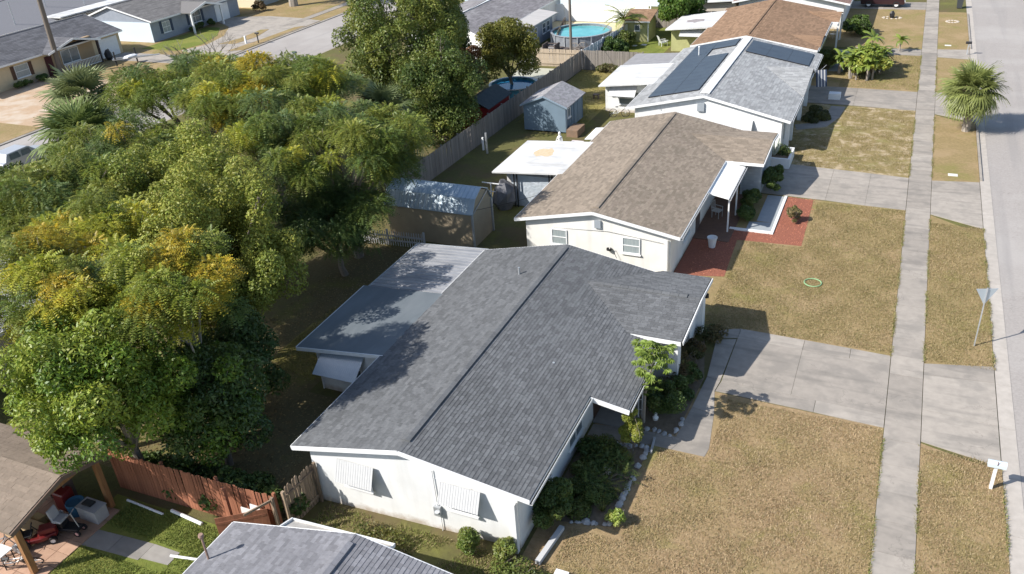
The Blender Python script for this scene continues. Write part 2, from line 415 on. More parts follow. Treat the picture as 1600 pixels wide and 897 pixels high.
# ================================================================ SETTING: ground, roads, kerbs, walks, lawns
def sheet(name, poly, z, m, kind='structure', t=.02):
    b = MB(); b.prism(poly, z-t, z); return b.build(name, m, kind=kind)
def rect(x0, x1, y0, y1): return [(x0, y0), (x1, y0), (x1, y1), (x0, y1)]
def grassm(name, a, b, c, amt=.55, s3=.35):
    return mat(name, a, b, 5.5, .95, .9, 26, c3=c, scale3=s3, amt3=amt, world_co=True, spec=.1, bdist=.04, contrast=.1, c4=(.20, .20, .055, 1), scale4=.35, amt4=.6)
G_NEAR = grassm('dry_tan_lawn', (.40, .288, .168), (.24, .17, .09, 1), (.33, .25, .125, 1))
G_MID = grassm('olive_tan_lawn', (.35, .26, .135), (.22, .168, .078, 1), (.39, .28, .165, 1))
G_FAR = grassm('patchy_lawn', (.32, .25, .125), (.205, .165, .07, 1), (.50, .40, .28, 1), .75, 1.5)
G_GREEN = grassm('green_yard_grass', (.19, .22, .05), (.12, .15, .035, 1), (.26, .25, .07, 1))
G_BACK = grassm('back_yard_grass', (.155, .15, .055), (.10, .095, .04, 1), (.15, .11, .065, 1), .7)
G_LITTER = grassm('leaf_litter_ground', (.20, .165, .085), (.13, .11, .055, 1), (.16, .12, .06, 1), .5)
G_SUN = grassm('golden_and_sunlit_grass', (.30, .25, .09), (.20, .185, .06, 1), (.33, .25, .13, 1), .5)  # golden yard grass; on the patch by the addition it imitates sunlight
SAND = mat('orange_sand', (.46, .33, .22), (.40, .28, .18, 1), 3, .95, .3, 30, c3=(.52, .44, .35, 1), scale3=.3, amt3=.8, world_co=True, bdist=.01)
DIRT = mat('bare_dirt', (.20, .155, .11), (.14, .11, .075, 1), 5, .95, .6, 30, world_co=True, bdist=.02)
sheet('ground', rect(-1500, 1500, -600, 2400), -.16, grassm('distant_grass', (.16, .15, .06), (.11, .11, .045, 1), (.2, .17, .09, 1)))
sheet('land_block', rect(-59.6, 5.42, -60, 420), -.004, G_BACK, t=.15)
sheet('land_block', rect(-160, -70.4, -60, 420), -.004, G_MID, t=.15)
sheet('road', rect(5.97, 60, -60, 420), -.028, ASPH)
sheet('road', rect(-70, -60, -60, 420), -.10, ASPH)
# gutters: pieces of pale concrete along both streets, parted by joints
def strip(name, x0, x1, ya, yb, z, step, m, t, gap=.012, far=None, jit=0.):
    root = thing(name, None, None, ((x0+x1)/2, ya, z-t), kind='structure')
    n = int((yb-ya)/step); b = MB(); b.box(-(x1-x0)/2, (x1-x0)/2, 0, step-gap, 0, t)
    rr = random.Random(3)
    copies('slab', b, m, root, [((x0+x1)/2, ya+i*step, z-t+rr.uniform(-jit, jit)) for i in range(n)])
    return root
GUT = mat('pale_gutter_concrete', (.45, .41, .365), (.38, .345, .305, 1), 2.6, .9, .2, 40, rnd=.06, world_co=True)
strip('gutter', 5.43, 6.0, 16, 124, -.012, 3.0, GUT, .10)
strip('kerb', 5.43, 5.57, 56.8, 68.0, .085, 2.8, CONC, .12); strip('kerb', 5.43, 5.57, 76.0, 86.2, .085, 2.5, CONC, .12); strip('kerb', 5.43, 5.57, 90.2, 106, .085, 2.5, CONC, .12)
strip('kerb', -60, -59.6, 30, 132, -.02, 3.0, CONC, .12)
strip('kerb', -70.4, -70, 30, 132, -.02, 3.0, CONC, .12)
strip('sidewalk', 1.38, 2.68, 18.2, 118, .034, 1.52, CONC, .08, .010, jit=.004)
strip('sidewalk', -74, -72.8, 90, 130, .034, 1.52, CONC, .08, .018)
# lawns of the front yards
def lawn(poly, z, m, name='lawn'): return sheet(name, poly, z, m, t=.016)
lawn([(-9.4, 15.5), (1.36, 15.5), (1.36, 29.5), (-9.4, 29.9)], .012, G_NEAR)
lawn([(-9.6, 35.0), (1.36, 34.85), (1.36, 51.0), (-9.6, 51.4)], .012, G_MID)
lawn([(-8.0, 56.7), (1.36, 56.2), (1.36, 70.3), (-8.0, 70.7)], .012, G_FAR)
lawn([(-8.0, 75.5), (1.36, 75.4), (1.36, 86.9), (-8.0, 87)], .012, G_MID)
lawn([(-8.0, 89.3), (1.36, 89.3), (1.36, 107), (-8.0, 107)], .012, G_MID)
for a, b, c, d, g in ((15.5, 15.5, 29.0, 28.4, G_NEAR), (34.6, 34.9, 50.7, 49.4, G_MID), (56.1, 56.5, 69.6, 68.3, G_MID), (75.5, 75.6, 86.6, 86.2, G_MID), (89.6, 89.8, 106, 106, G_MID)):
    lawn([(2.70, a), (5.41, b), (5.41, d), (4.3, d+.1), (2.70, c)], .012, g)
# yards behind the houses
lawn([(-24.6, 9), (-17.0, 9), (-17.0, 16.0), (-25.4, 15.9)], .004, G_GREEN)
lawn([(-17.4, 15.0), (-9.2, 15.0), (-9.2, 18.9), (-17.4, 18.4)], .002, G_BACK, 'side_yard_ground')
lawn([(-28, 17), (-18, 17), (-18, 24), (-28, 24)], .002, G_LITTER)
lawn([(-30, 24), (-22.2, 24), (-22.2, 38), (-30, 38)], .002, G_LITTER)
lawn([(-25.6, 25.6), (-22.6, 24.8), (-22.4, 29.5), (-24.2, 31.0), (-25.6, 29)], .008, G_SUN)  # sunlit patch put into the colour: paler grass that lies in tree shade
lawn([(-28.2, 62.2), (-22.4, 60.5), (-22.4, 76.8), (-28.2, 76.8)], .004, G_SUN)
lawn([(-27.5, 78), (-22.2, 78), (-22.2, 95), (-27, 95)], .004, G_GREEN)
# driveways: cast panels with real joints
def driveway(name, quads, z=.030, m=CONC, t=.05):
    cx = sum(p[0] for q in quads for p in q)/sum(len(q) for q in quads); cy = sum(p[1] for q in quads for p in q)/sum(len(q) for q in quads)
    root = thing(name, None, None, (cx, cy, 0), kind='structure')
    for q in quads:
        x, y = sum(p[0] for p in q)/len(q), sum(p[1] for p in q)/len(q)
        qq = [(p[0]+(x-p[0])*.006/max(.3, math.dist(p, (x, y)))*1.4, p[1]+(y-p[1])*.006/max(.3, math.dist(p, (x, y)))*1.4) for p in q]
        b = MB(); b.prism(qq, z-t, z+R_.uniform(-.004, .004)); b.build('slab', m, root)
    return root
driveway('driveway', [[(-6.1, 33.9), (-5.2, 34.2), (-5.2, 35.05), (-6.3, 34.6)], [(-5.2, 34.2), (-2.3, 34.1), (-2.3, 34.95), (-5.2, 35.05)], [(-2.3, 34.1), (-.3, 34.05), (-.3, 34.88), (-2.3, 34.95)], [(-.3, 34.05), (1.36, 34.0), (1.36, 34.8), (-.3, 34.88)],
    [(-5.2, 30.6), (-2.3, 30.5), (-2.3, 34.1), (-5.2, 34.2)], [(-2.3, 30.5), (1.36, 30.35), (1.36, 34.0), (-2.3, 34.1)],
    [(-5.30, 29.8), (-1.3, 29.65), (-1.3, 30.46), (-5.2, 30.6)], [(-1.3, 29.65), (1.36, 29.5), (1.36, 30.35), (-1.3, 30.46)]])
driveway('driveway', [[(-7.2, 54.2), (-3.2, 54), (-3.2, 56.6), (-7.2, 56.9)], [(-3.2, 54), (-.9, 53.9), (-.9, 56.4), (-3.2, 56.6)], [(-.9, 53.9), (1.36, 53.8), (1.36, 56.2), (-.9, 56.4)],
    [(-7.2, 51.5), (-3.2, 51.3), (-3.2, 54), (-7.2, 54.2)], [(-3.2, 51.3), (-.9, 51.1), (-.9, 53.9), (-3.2, 54)], [(-.9, 51.1), (1.36, 51), (1.36, 53.8), (-.9, 53.9)]])
driveway('driveway', [[(-7.6, 73.2), (-3.2, 73.1), (-3.2, 75.5), (-7.6, 75.6)], [(-3.2, 73.1), (1.36, 73.0), (1.36, 75.3), (-3.2, 75.5)], [(-7.0, 70.8), (-3.2, 70.7), (-3.2, 73.1), (-7.0, 73.2)], [(-3.2, 70.7), (1.36, 70.3), (1.36, 73), (-3.2, 73.1)]])
driveway('driveway', [[(-4.6, 87.1), (-1.6, 87.0), (-1.6, 89.3), (-4.6, 89.3)], [(-1.6, 87.0), (1.36, 86.9), (1.36, 89.3), (-1.6, 89.3)]])
driveway('driveway', [[(-8, 107), (-3, 107), (-3, 111), (-8, 111)], [(-3, 107), (1.36, 107), (1.36, 111), (-3, 111)]])
driveway('driveway_apron', [[(2.70, 33.75), (5.40, 34.0), (5.40, 35.25), (2.70, 34.62)], [(2.70, 31.2), (5.40, 31.0), (5.40, 34.0), (2.70, 33.75)], [(2.70, 29.1), (5.40, 28.5), (5.40, 31.0), (2.70, 31.2)]])
driveway('driveway_apron', [[(2.70, 54.3), (5.40, 54.5), (5.40, 56.5), (2.70, 56.1)], [(2.70, 50.8), (5.40, 49.5), (5.40, 54.5), (2.70, 54.3)]])
driveway('driveway_apron', [[(2.70, 69.8), (5.40, 68.4), (5.40, 75.6), (2.70, 75.4)]])
driveway('driveway_apron', [[(2.70, 86.7), (5.40, 86.3), (5.40, 89.8), (2.70, 89.5)]])
# walks to the front doors
driveway('front_walk', [[(-9.45, 25.2), (-6.9, 25.5), (-6.9, 26.3), (-9.45, 26.0)], [(-6.9, 25.5), (-4.78, 25.5), (-4.72, 26.0), (-6.1, 26.3), (-6.9, 26.3)], [(-6.1, 26.3), (-4.72, 26.0), (-5.0, 28.2), (-5.95, 28.4)], [(-5.95, 28.4), (-5.0, 28.2), (-5.32, 29.8), (-5.24, 30.62), (-5.85, 30.7)], [(-5.85, 30.72), (-5.25, 30.62), (-5.23, 34.1), (-6.1, 33.8)]], .022)
BLUEC = mat('painted_blue_grey_concrete', (.33, .355, .37), (.28, .305, .32, 1), 2, .85, .1, 30, world_co=True)
driveway('front_walk', [[(-7.0, 45.9), (-5.6, 45.85), (-5.6, 47.2), (-7.0, 47.0)], [(-6.6, 47.2), (-5.6, 47.2), (-5.6, 51.2), (-6.6, 51.2)]], .03, BLUEC)
W2 = MB(); W2.box(-7.9, -5.42, 45.62, 45.86, 0, .09); W2.box(-5.58, -5.42, 45.86, 51.2, 0, .09); W2.build('walk_edging', WHITE, kind='structure')
driveway('front_walk', [[(-6.6, 63.9), (-4.6, 65.1), (-5.4, 65.9), (-6.9, 65.1)], [(-4.6, 65.1), (-3.9, 67.6), (-4.9, 67.8), (-5.4, 65.9)], [(-3.9, 67.6), (-3.7, 70.2), (-4.8, 70.3), (-4.9, 67.8)]], .02, CONCD)
driveway('front_walk', [[(-6.1, 80.4), (-4.9, 80.4), (-4.9, 84), (-6.1, 84)], [(-6.1, 84), (-4.9, 84), (-4.9, 88.0), (-6.1, 88.2)]], .02, BLUEC)
# red mulch bed of the brown-roofed house
MULCH = mat('red_mulch', (.36, .135, .085), (.20, .07, .045, 1), 14, .95, .9, 30, world_co=True, bdist=.04, contrast=.1)
sheet('mulch_bed', [(-9.62, 39.3), (-7.0, 39.9), (-7.2, 44.4), (-3.72, 44.6), (-3.85, 51.1), (-5.4, 51.25), (-5.4, 45.6), (-9.62, 45.6)], .022, MULCH)
nm = 5200; rs = np.random.RandomState(4)
px = rs.uniform(-9, -3.7, nm); py = rs.uniform(39.7, 51.2, nm); ok = ((px < -7.1) & (py < 45.5)) | ((py > 44.6) & (py < 45.6)) | (px > -5.38) & (py > 44.6)
px, py = px[ok], py[ok]; k = len(px); an = rs.uniform(0, PI, k); l = rs.uniform(.03, .07, k); Vv = np.zeros((k, 3, 3))
Vv[:, 0] = np.stack([px, py, np.full(k, .025)], 1); Vv[:, 1] = Vv[:, 0]+np.stack([np.cos(an)*l, np.sin(an)*l, rs.uniform(.0, .05, k)], 1); Vv[:, 2] = Vv[:, 0]+np.stack([-np.sin(an)*.025, np.cos(an)*.025, rs.uniform(.0, .04, k)], 1)
fast_mesh('mulch_chips', Vv.reshape(-1, 3), 3, mat('mulch_chip', (.56, .22, .13), attr=True, rough=.9), col=rs.uniform(.45, 1.2, (k, 1))*np.ones((1, 3)), kind='stuff')

# ================================================================ THE GREY-ROOFED WHITE HOUSE in the middle
# each root stands at the middle of its house
h1, roof1, L1 = gable_house('house', 'white single-storey house with charcoal shingle gable roof in the centre, flat dark addition behind', (-13.6, 26.5, 0),
    -18.2, -9.0, -13.7, (18.18, 18.35, 18.56), (34.5, 34.6, 34.6), 2.6, 2.6, 3.5, ROOF1, WALLW, oh=.55, extraE=[(-7.5, 24.5, 29.3)], seed=11)
cr = MB(); zc = 3.15
cS = [(-6.68, 29.2, 2.6), (-6.55, 32.0, zc), (-11.75, 32.0, zc), (-9.0, 29.2, 2.6)]
cN = [(-6.55, 32.0, zc), (-6.70, 34.9, 2.6), (-9.0, 34.9, 2.6), (-11.75, 32.0, zc)]
cr.slab(cS, .09); cr.slab(cN, .09); cro = cr.build('garage_roof', ROOF1, h1)
L1 += shingle_list([cS], (1, 0, 0), cS[0], seed=3)+shingle_list([cN], (1, 0, 0), cN[1], seed=4)
emit_shingles(L1, roof1, ROOF1, 300)
v = MB()
for i in range(11): v.cur = (1+R_.uniform(-.1, .1),)*3; x0 = -11.3+i*.38; v.slab([(x0, 31.84, zc+.02), (x0+.37, 31.84, zc+.02), (x0+.37, 32.0, zc+.06), (x0, 32.0, zc+.06)], .055); v.slab([(x0, 32.0, zc+.06), (x0+.37, 32.0, zc+.06), (x0+.37, 32.16, zc+.02), (x0, 32.16, zc+.02)], .055)
v.build('ridge_cap', ROOF1, h1)
b = MB()   # garage walls with a recessed door bay
b.box(-9.0, -6.95, 29.75, 29.93, -.05, 2.55); b.box(-9.0, -6.95, 34.35, 34.5, -.05, 2.55); b.box(-7.3, -7.12, 32.7, 34.35, -.05, 2.7); b.box(-8.6, -8.45, 29.93, 32.7, -.05, 2.75)
b.build('garage_wall', WALLW, h1)
b = MB(); b.box(-7.3, -6.9, 29.55, 30.1, -.03, 2.5); b.build('corner_column', WHITE, h1)
b = MB(); b.box(-7.12, -6.85, 34.0, 34.55, -.03, 2.5); b.build('corner_column', WHITE, h1)
b = MB(); b.box(-8.44, -8.40, 30.1, 32.5, 0, 2.2); gd = b.build('garage_door', WHITE, h1)
for i in range(4): b = MB(); b.box(-8.40, -8.375, 30.12, 32.48, .03+i*.55, .55+i*.55); b.build('panel', WHITE, gd)
b = MB(); b.bar((-6.62, 29.2, 2.50), (-6.5, 32.0, zc-.1), .04, .18); b.build('fascia', WHITE, h1)
b = MB(); b.bar((-6.64, 34.9, 2.50), (-6.5, 32.0, zc-.1), .04, .18); b.build('fascia', WHITE, h1)
b = MB(); b.box(-9.0, -6.7, 29.14, 29.18, 2.40, 2.58); b.build('fascia', WHITE, h1)
# gutters along the front eave, dark inside
def gutter(root, x, y0, y1, z):
    g = MB(); g.box(x, x+.012, y0, y1, z-.11, z); g.box(x+.012, x+.10, y0, y1, z-.11, z-.098); g.box(x+.10, x+.115, y0, y1, z-.11, z+.004)
    o = g.build('gutter', WHITE, root); d = MB(); d.box(x+.013, x+.099, y0+.01, y1-.01, z-.097, z-.07); d.build('gutter_bed', BLACK, o)
gutter(h1, -8.99, 18.5, 24.46, 2.56); gutter(h1, -7.49, 24.55, 29.1, 2.28)
b = MB(); b.bar((-9.0, 24.46, 2.47), (-7.45, 24.46, 2.20), .04, .2); b.build('fascia', WHITE, h1)
# south wall: two closed white awnings, duct, meter
awning(h1, -16.45, -14.95, 18.47, 2.30, 1.50, .36, nrib=15); awning(h1, -12.35, -10.85, 18.66, 2.30, 1.58, .36, nrib=15)
for x0, x1, y in ((-16.3, -15.1, 18.46), (-12.2, -11.0, 18.65)): window(h1, 'S', ((x0+x1)/2, y, 1.65), 1.15, 1.0)
b = MB(); b.box(-9.72, -9.55, 18.52, 18.70, .0, 2.2); b.build('downspout', WHITE, h1)
b = MB(); b.box(-12.7, -12.45, 18.50, 18.64, .75, 1.15); b.lathe([(.09, 0), (.09, .01)], (-12.57, 18.5, .95)); em = b.build('electric_meter', METAL, h1)
b = MB(); b.tube([(-12.58, 18.60, 1.15), (-12.62, 18.60, 2.75)], .02); b.tube([(-12.5, 18.60, .75), (-12.5, 18.60, .0)], .018); b.build('conduit', WHITE, h1)
b = MB(); b.tube([(-16.0, 18.53, 2.52), (-13.7, 18.61, 2.45), (-11.2, 18.68, 2.30)], .008, 4); b.build('cable', WHITE, h1)
# front (shaded) wall: wide window, door, porch posts
window(h1, 'E', (-9.55, 24.2, 1.35), 1.5, 1.5, vert=1); window(h1, 'E', (-9.55, 21.0, 1.45), 1.3, 1.1)
b = MB(); b.box(-9.55, -9.50, 26.3, 27.2, .05, 2.1); d = b.build('door', mat('dark_brown_door', (.08, .045, .03), rough=.5), h1)
b = MB(); b.box(-9.50, -9.47, 27.07, 27.12, 1.0, 1.1); b.build('handle', METAL, d)
b = MB(); b.box(-9.5, -7.8, 26.1, 29.7, -.02, .06); b.build('porch_floor', CONCD, h1)
for dx in (0, .16): b = MB(); b.box(-7.86+dx, -7.82+dx, 26.98, 27.02, 0, 2.2); b.build('porch_post', WHITE, h1)
for k in range(4): b = MB(); b.bar((-7.82, 27.0, .45+k*.5), (-7.70, 27.0, .45+k*.5), .02, .02); b.build('rung', WHITE, h1)
b = MB(); b.tube([(-14.93, 31.5, 3.2), (-14.93, 31.5, 3.62)], .05, 8); b.build('vent_pipe', METAL, h1)
b = MB(); b.tube([(-10.9, 25.6, 2.9), (-10.9, 25.6, 3.0)], .05, 8); b.build('vent_pipe', METAL, h1)
b = MB(); b.lathe([(.02, .22), (.09, .2), (.10, .02), (.04, 0)], (-6.72, 34.15, 1.95)); b.box(-6.85, -6.70, 34.12, 34.18, 2.12, 2.16); b.build('wall_lamp', BLACK, h1)
# rear addition: flat membrane roof, walls, awning, corrugated patio roof
FLAT = mat('flat_grey_roofing', (.155, .175, .19), (.12, .14, .155, 1), 1.2, .55, .1, 20, c3=(.24, .27, .29, 1), scale3=.6, amt3=.45, stretch=(1, .35, 1))
b = MB(); b.slab([(-22.35, 24.05, 2.36), (-17.6, 24.35, 2.66), (-17.9, 29.75, 2.64), (-22.5, 29.72, 2.36)], .05); b.build('addition_roof', FLAT, h1)
b = MB(); b.bar((-22.37, 24.02, 2.27), (-17.75, 24.32, 2.57), .04, .17); b.build('fascia', WHITE, h1)
b = MB(); b.bar((-22.39, 24.05, 2.27), (-22.52, 29.72, 2.27), .04, .17); b.build('fascia', WHITE, h1)
b = MB(); b.box(-21.75, -17.75, 24.5, 29.5, -.05, 2.24); b.build('addition_wall', WALLW, h1)
b = MB(); b.box(-21.7, -21.66, 24.44, 24.49, 0, 2.2); b.build('corner_trim', WHITE, h1)
awning(h1, -21.3, -19.2, 24.5, 2.18, 1.50, 1.0, nrib=22, m=mat('bare_aluminium_awning', (.66, .70, .74), (.55, .60, .65, 1), 3, .32, metal=.35))
window(h1, 'S', (-20.2, 24.5, 1.45), 1.5, 1.0)
CORR = mat('patio_corrugated_sheet', (.42, .42, .43), (.30, .31, .33, 1), 2.5, .4, .1, 12, metal=.25, c3=(.2, .21, .23, 1), scale3=.8, amt3=.6, stretch=(.4, 2, 1))
pr_ = MB(); pr_.slab([(-22.3, 29.80, 2.27), (-18.05, 29.80, 2.52), (-18.1, 34.7, 2.52), (-22.3, 34.7, 2.27)], .03); po = pr_.build('patio_roof', CORR, h1)
rb_ = MB(); rb_.bar((-2.1, 0, -.125), (2.1, 0, .125), .035, .03)
copies('rib', rb_, CORR, po, [(-20.18, 29.95+i*.31, 2.41) for i in range(16)])
b = MB(); b.bar((-22.33, 29.8, 2.25), (-22.33, 34.7, 2.25), .05, .12); b.bar((-22.3, 34.73, 2.25), (-18.1, 34.73, 2.50), .04, .12); b.build('fascia', METAL, h1)
for y in (30.2, 32.3, 34.4): b = MB(); b.box(-22.2, -22.12, y-.04, y+.04, 0, 2.2); b.build('patio_post', WHITE, h1)

# ================================================================ HOUSE with the slate roof at the bottom edge
h0, roof0, L0 = gable_house('house', 'house with slate-purple shingle roof cut off by the bottom edge of the photo', (-13, 6.5, 0),
    -17.55, -8.4, -12.85, (-1.7, -1.6, -1.5), (14.28, 14.5, 14.7), 2.7, 2.7, 3.62, ROOF0, WALLW, oh=.5, seed=21, tab=.30, course=.145)
emit_shingles(L0, roof0, ROOF0, 300)
b = MB(); b.tube([(-17.15, 12.7, 2.75), (-17.15, 12.7, 3.7)], [.035, .035], 8); b.lathe([(.07, 0), (.09, .06), (.07, .14)], (-17.15, 12.7, 3.68), 10); b.build('vent_pipe', mat('rusty_pipe', (.36, .24, .19), (.25, .16, .12, 1), 8, .8), h0)
b = MB(); b.box(-17.60, -17.56, 6, 14.25, 2.5, 2.66); b.build('gutter', WHITE, h0)
awn = MB(); awn.slab([(-16.2, 14.7, 2.45), (-12.4, 14.8, 2.45), (-12.35, 15.55, 2.3), (-16.1, 15.35, 2.3)], .03); ao = awn.build('side_canopy', mat('dirty_white_canopy', (.50, .48, .45), (.36, .34, .31, 1), 3, .8), h0)
b = MB(); b.bar((-16.1, 15.37, 2.30), (-12.33, 15.57, 2.30), .05, .13); b.bar((-16.2, 14.7, 2.45), (-16.1, 15.37, 2.32), .05, .13); b.bar((-12.36, 14.82, 2.45), (-12.33, 15.57, 2.32), .05, .13); b.build('fascia', WHITE, h0)

# ================================================================ HOUSE with brown-grey roof (second)
h2, roof2, L2 = gable_house('house', 'cream house with weathered brown shingle roof and white porch awning beside the red mulch', (-13.6, 47, 0),
    -18.3, -9.1, -13.8, (38.5, 38.55, 38.62), (55.4, 55.7, 55.5), 2.6, 2.6, 3.5, ROOF2, CREAM, oh=.55, extraE=None, seed=31, tab=.36, course=.155)
cr = MB()
cS = [(-6.85, 49.8, 2.6), (-6.75, 52.6, zc), (-11.9, 52.6, zc), (-9.1, 49.8, 2.6)]; cN = [(-6.75, 52.6, zc), (-6.87, 55.5, 2.6), (-9.1, 55.5, 2.6), (-11.9, 52.6, zc)]
cr.slab(cS, .09); cr.slab(cN, .09); cr.build('garage_roof', ROOF2, h2)
L2 += shingle_list([cS], (1, 0, 0), cS[0], .155, .36, seed=3)+shingle_list([cN], (1, 0, 0), cN[1], .155, .36, seed=4)
emit_shingles(L2, roof2, ROOF2, 300)
BLOCK = mat('blue_grey_block', (.40, .44, .47), (.33, .37, .40, 1), 2, .9, .4, 30, rnd=.08)
gw = MB(); gw.box(-8.3, -7.05, 50.85, 51.0, 0, 2.4); gw.box(-7.25, -7.1, 51.0, 55.2, 0, 2.5); gw = gw.build('garage_wall', BLOCK, h2)
bk = MB(); bk.box(-.19, .19, -.012, .012, -.095, .095)
copies('block', bk, BLOCK, gw, [(-8.08+i*.40+(.2 if j % 2 else 0), 50.835, .12+j*.2) for j in range(11) for i in range(3 - j % 2)])
b = MB(); b.box(-9.1, -6.8, 49.74, 49.79, 2.42, 2.59); b.build('fascia', WHITE, h2)
b = MB(); b.bar((-6.80, 49.8, 2.50), (-6.7, 52.6, zc-.1), .04, .16); b.bar((-6.82, 55.5, 2.50), (-6.7, 52.6, zc-.1), .04, .16); b.build('fascia', WHITE, h2)
gutter(h2, -9.09, 38.65, 44.8, 2.56)
window(h2, 'S', (-11.75, 38.82, 1.68), .98, .92, GLASSP); window(h2, 'S', (-15.8, 38.77, 1.68), .9, .92, GLASSP); window(h2, 'E', (-9.65, 42.3, 1.45), 1.5, 1.2, GLASSP)
b = MB(); b.box(-9.85, -9.78, 38.72, 38.80, 0, 2.3); b.build('downspout', WHITE, h2)
b = MB(); b.tube([(-16.6, 38.78, 2.15), (-13, 38.78, 2.35), (-10.0, 38.8, 2.05)], .008, 4); b.build('cable', BLACK, h2)
b = MB(); b.box(-13.75, -13.4, 38.70, 38.80, 2.5, 2.95); b.build('gable_vent', mat('grey_vent', (.3, .33, .36)), h2)
b = MB(); b.lathe([(.14, 0), (.14, .1), (.1, .1), (.1, 0)], (-12.95, 38.72, 1.3), 12); b.tube([(-13.0, 38.7, 1.3), (-12.75, 38.65, 1.45), (-12.5, 38.65, .9)], .015, 5); b.build('hose_reel', BLACK, h2)
b = MB(); b.box(-9.68, -9.62, 44.6, 45.6, 0, 2.1); b.build('door', mat('dark_door', (.10, .07, .06)), h2)
b = MB(); b.box(-9.7, -7.6, 43.9, 50.8, 0, .06); b.build('porch_floor', mat('brown_porch', (.17, .10, .07), (.13, .08, .06, 1), 3), h2)
po = MB(); po.slab([(-9.15, 44.9, 2.50), (-7.86, 44.7, 2.34), (-7.88, 49.75, 2.34), (-9.15, 49.75, 2.50)], .06); po.build('porch_awning', WHITE, h2)
gutter(h2, -7.86, 44.7, 49.75, 2.33)
for x, y in ((-7.92, 45.2), (-7.92, 47.6)): b = MB(); b.box(x-.04, x+.04, y-.04, y+.04, 0, 2.3); b.build('porch_post', WHITE, h2)
WROOF = mat('white_coated_roof', (.68, .68, .67), (.58, .58, .575, 1), 1.5, .7, .1, 15, c3=(.42, .42, .41, 1), scale3=.5, amt3=.55, streak=((.3, 1.6, 1), (.34, .33, .31, 1), .5))
b = MB(); b.slab([(-22.7, 44.9, 2.42), (-17.8, 45.1, 2.68), (-17.8, 50.9, 2.68), (-22.75, 50.8, 2.42)], .10); b.build('addition_roof', WROOF, h2)
def blot(root, cx, cy, rx, ry, m, zf, seed):
    rr = random.Random(seed); q = [(cx+rx*rr.uniform(.65, 1.2)*math.cos(a*PI/8), cy+ry*rr.uniform(.65, 1.2)*math.sin(a*PI/8)) for a in range(16)]
    b = MB(); b.add([(x, y, zf(x)) for x, y in q], [tuple(range(16))]); b.build('stain', m, root)
zf2 = lambda x: 2.42+.26*(x+22.7)/4.9+.004
blot(h2, -20.6, 48.6, .75, .85, mat('rust_stain', (.52, .40, .24), (.60, .50, .36, 1), 4, .8, contrast=.1), zf2, 3)
b = MB(); b.box(-22.2, -18.0, 46.0, 50.6, 0, 2.4); b.build('addition_wall', mat('off_white_siding', (.62, .62, .60), (.5, .5, .5, 1), 2, .8), h2)
TARP = mat('crumpled_silver_tarp', (.60, .65, .70), (.50, .56, .62, 1), 2, .35, .8, 5, metal=.2, bdist=.08)
b = MB(); b.box(-21.7, -18.4, 45.55, 45.6, .0, 2.1); b.build('tarp_screen', TARP, h2)
for x in (-21.4, -21.2, -19.0, -18.8): b = MB(); b.box(x-.035, x+.035, 45.3, 45.37, 0, 2.45); b.build('post', BLACK, h2)
b = MB(); b.slab([(-19.15, 52.3, 2.3), (-18.3, 52.3, 2.38), (-18.3, 54.7, 2.38), (-19.15, 54.7, 2.3)], .05); b.build('door_canopy', WHITE, h2)

# ================================================================ HOUSE with pale roof and solar panels (third)
h3, roof3, L3 = gable_house('house', 'white house with pale grey roof carrying black solar panels on both slopes', (-12.5, 67, 0),
    -18.2, -6.4, -12.55, (58.7, 58.8, 58.0), (76.2, 76.3, 76.0), 2.6, 2.6, 3.8, ROOF3, WALLW, oh=.6, seed=41, tab=.5, course=.2)
cr = MB(); cS = [(-6.3, 63.7, 2.62), (-6.3, 69.0, 3.30), (-9.9, 68.2, 3.32), (-6.9, 63.9, 2.72)]; cN = [(-6.3, 69.0, 3.30), (-6.3, 70.6, 2.62), (-9.9, 68.2, 3.32)]
cS = [(-6.3, 63.7, 2.62), (-6.3, 69.0, 3.30), (-9.9, 69.0, 3.30)]; cN = [(-6.3, 69.0, 3.30), (-6.3, 70.4, 2.62), (-9.9, 69.0, 3.30)]
cr.slab(cS, .07); cr.slab(cN, .07); cr.build('porch_roof', ROOF3, h3)
L3 += shingle_list([cS], (1, 0, 0), cS[0], .2, .5, seed=3)
emit_shingles(L3, roof3, ROOF3, 0)
SOL = mat('solar_panel_face', (.06, .08, .105), (.05, .066, .09, 1), 1.2, .5, spec=.45, stretch=(1, 1, 1))
SOLF = mat('solar_panel_rim', (.03, .03, .035), rough=.4)
sW = (3.8-2.6)/(18.2-12.55); sE = (3.8-2.6)/(12.55-6.4)
zW3 = lambda x: 2.6+sW*(x+18.2)+.10; zE3 = lambda x: 2.6+sE*(-6.4-x)+.10
def solar(x0, x1, y0, y1, zf, nx, ny):
    for i in range(nx):
        for j in range(ny):
            a, b_ = x0+(x1-x0)*i/nx+.004, x0+(x1-x0)*(i+1)/nx-.004; c, d = y0+(y1-y0)*j/ny+.004, y0+(y1-y0)*(j+1)/ny-.004
            b = MB(); b.slab([(a, c, zf(a)), (b_, c, zf(b_)), (b_, d, zf(b_)), (a, d, zf(a))], .05); q = b.build('solar_panel', SOLF, h3)
            e = .012; b = MB(); b.slab([(a+e, c+e, zf(a+e)+.004), (b_-e, c+e, zf(b_-e)+.004), (b_-e, d-e, zf(b_-e)+.004), (a+e, d-e, zf(a+e)+.004)], .003); b.build('panel_face', SOL, q)
solar(-17.0, -13.25, 60.3, 70.9, zW3, 2, 10); solar(-17.0, -15.1, 70.9, 75.9, zW3, 1, 5); solar(-15.1, -13.2, 73.4, 75.9, zW3, 1, 2)
solar(-12.0, -6.95, 71.5, 75.2, zE3, 3, 2)
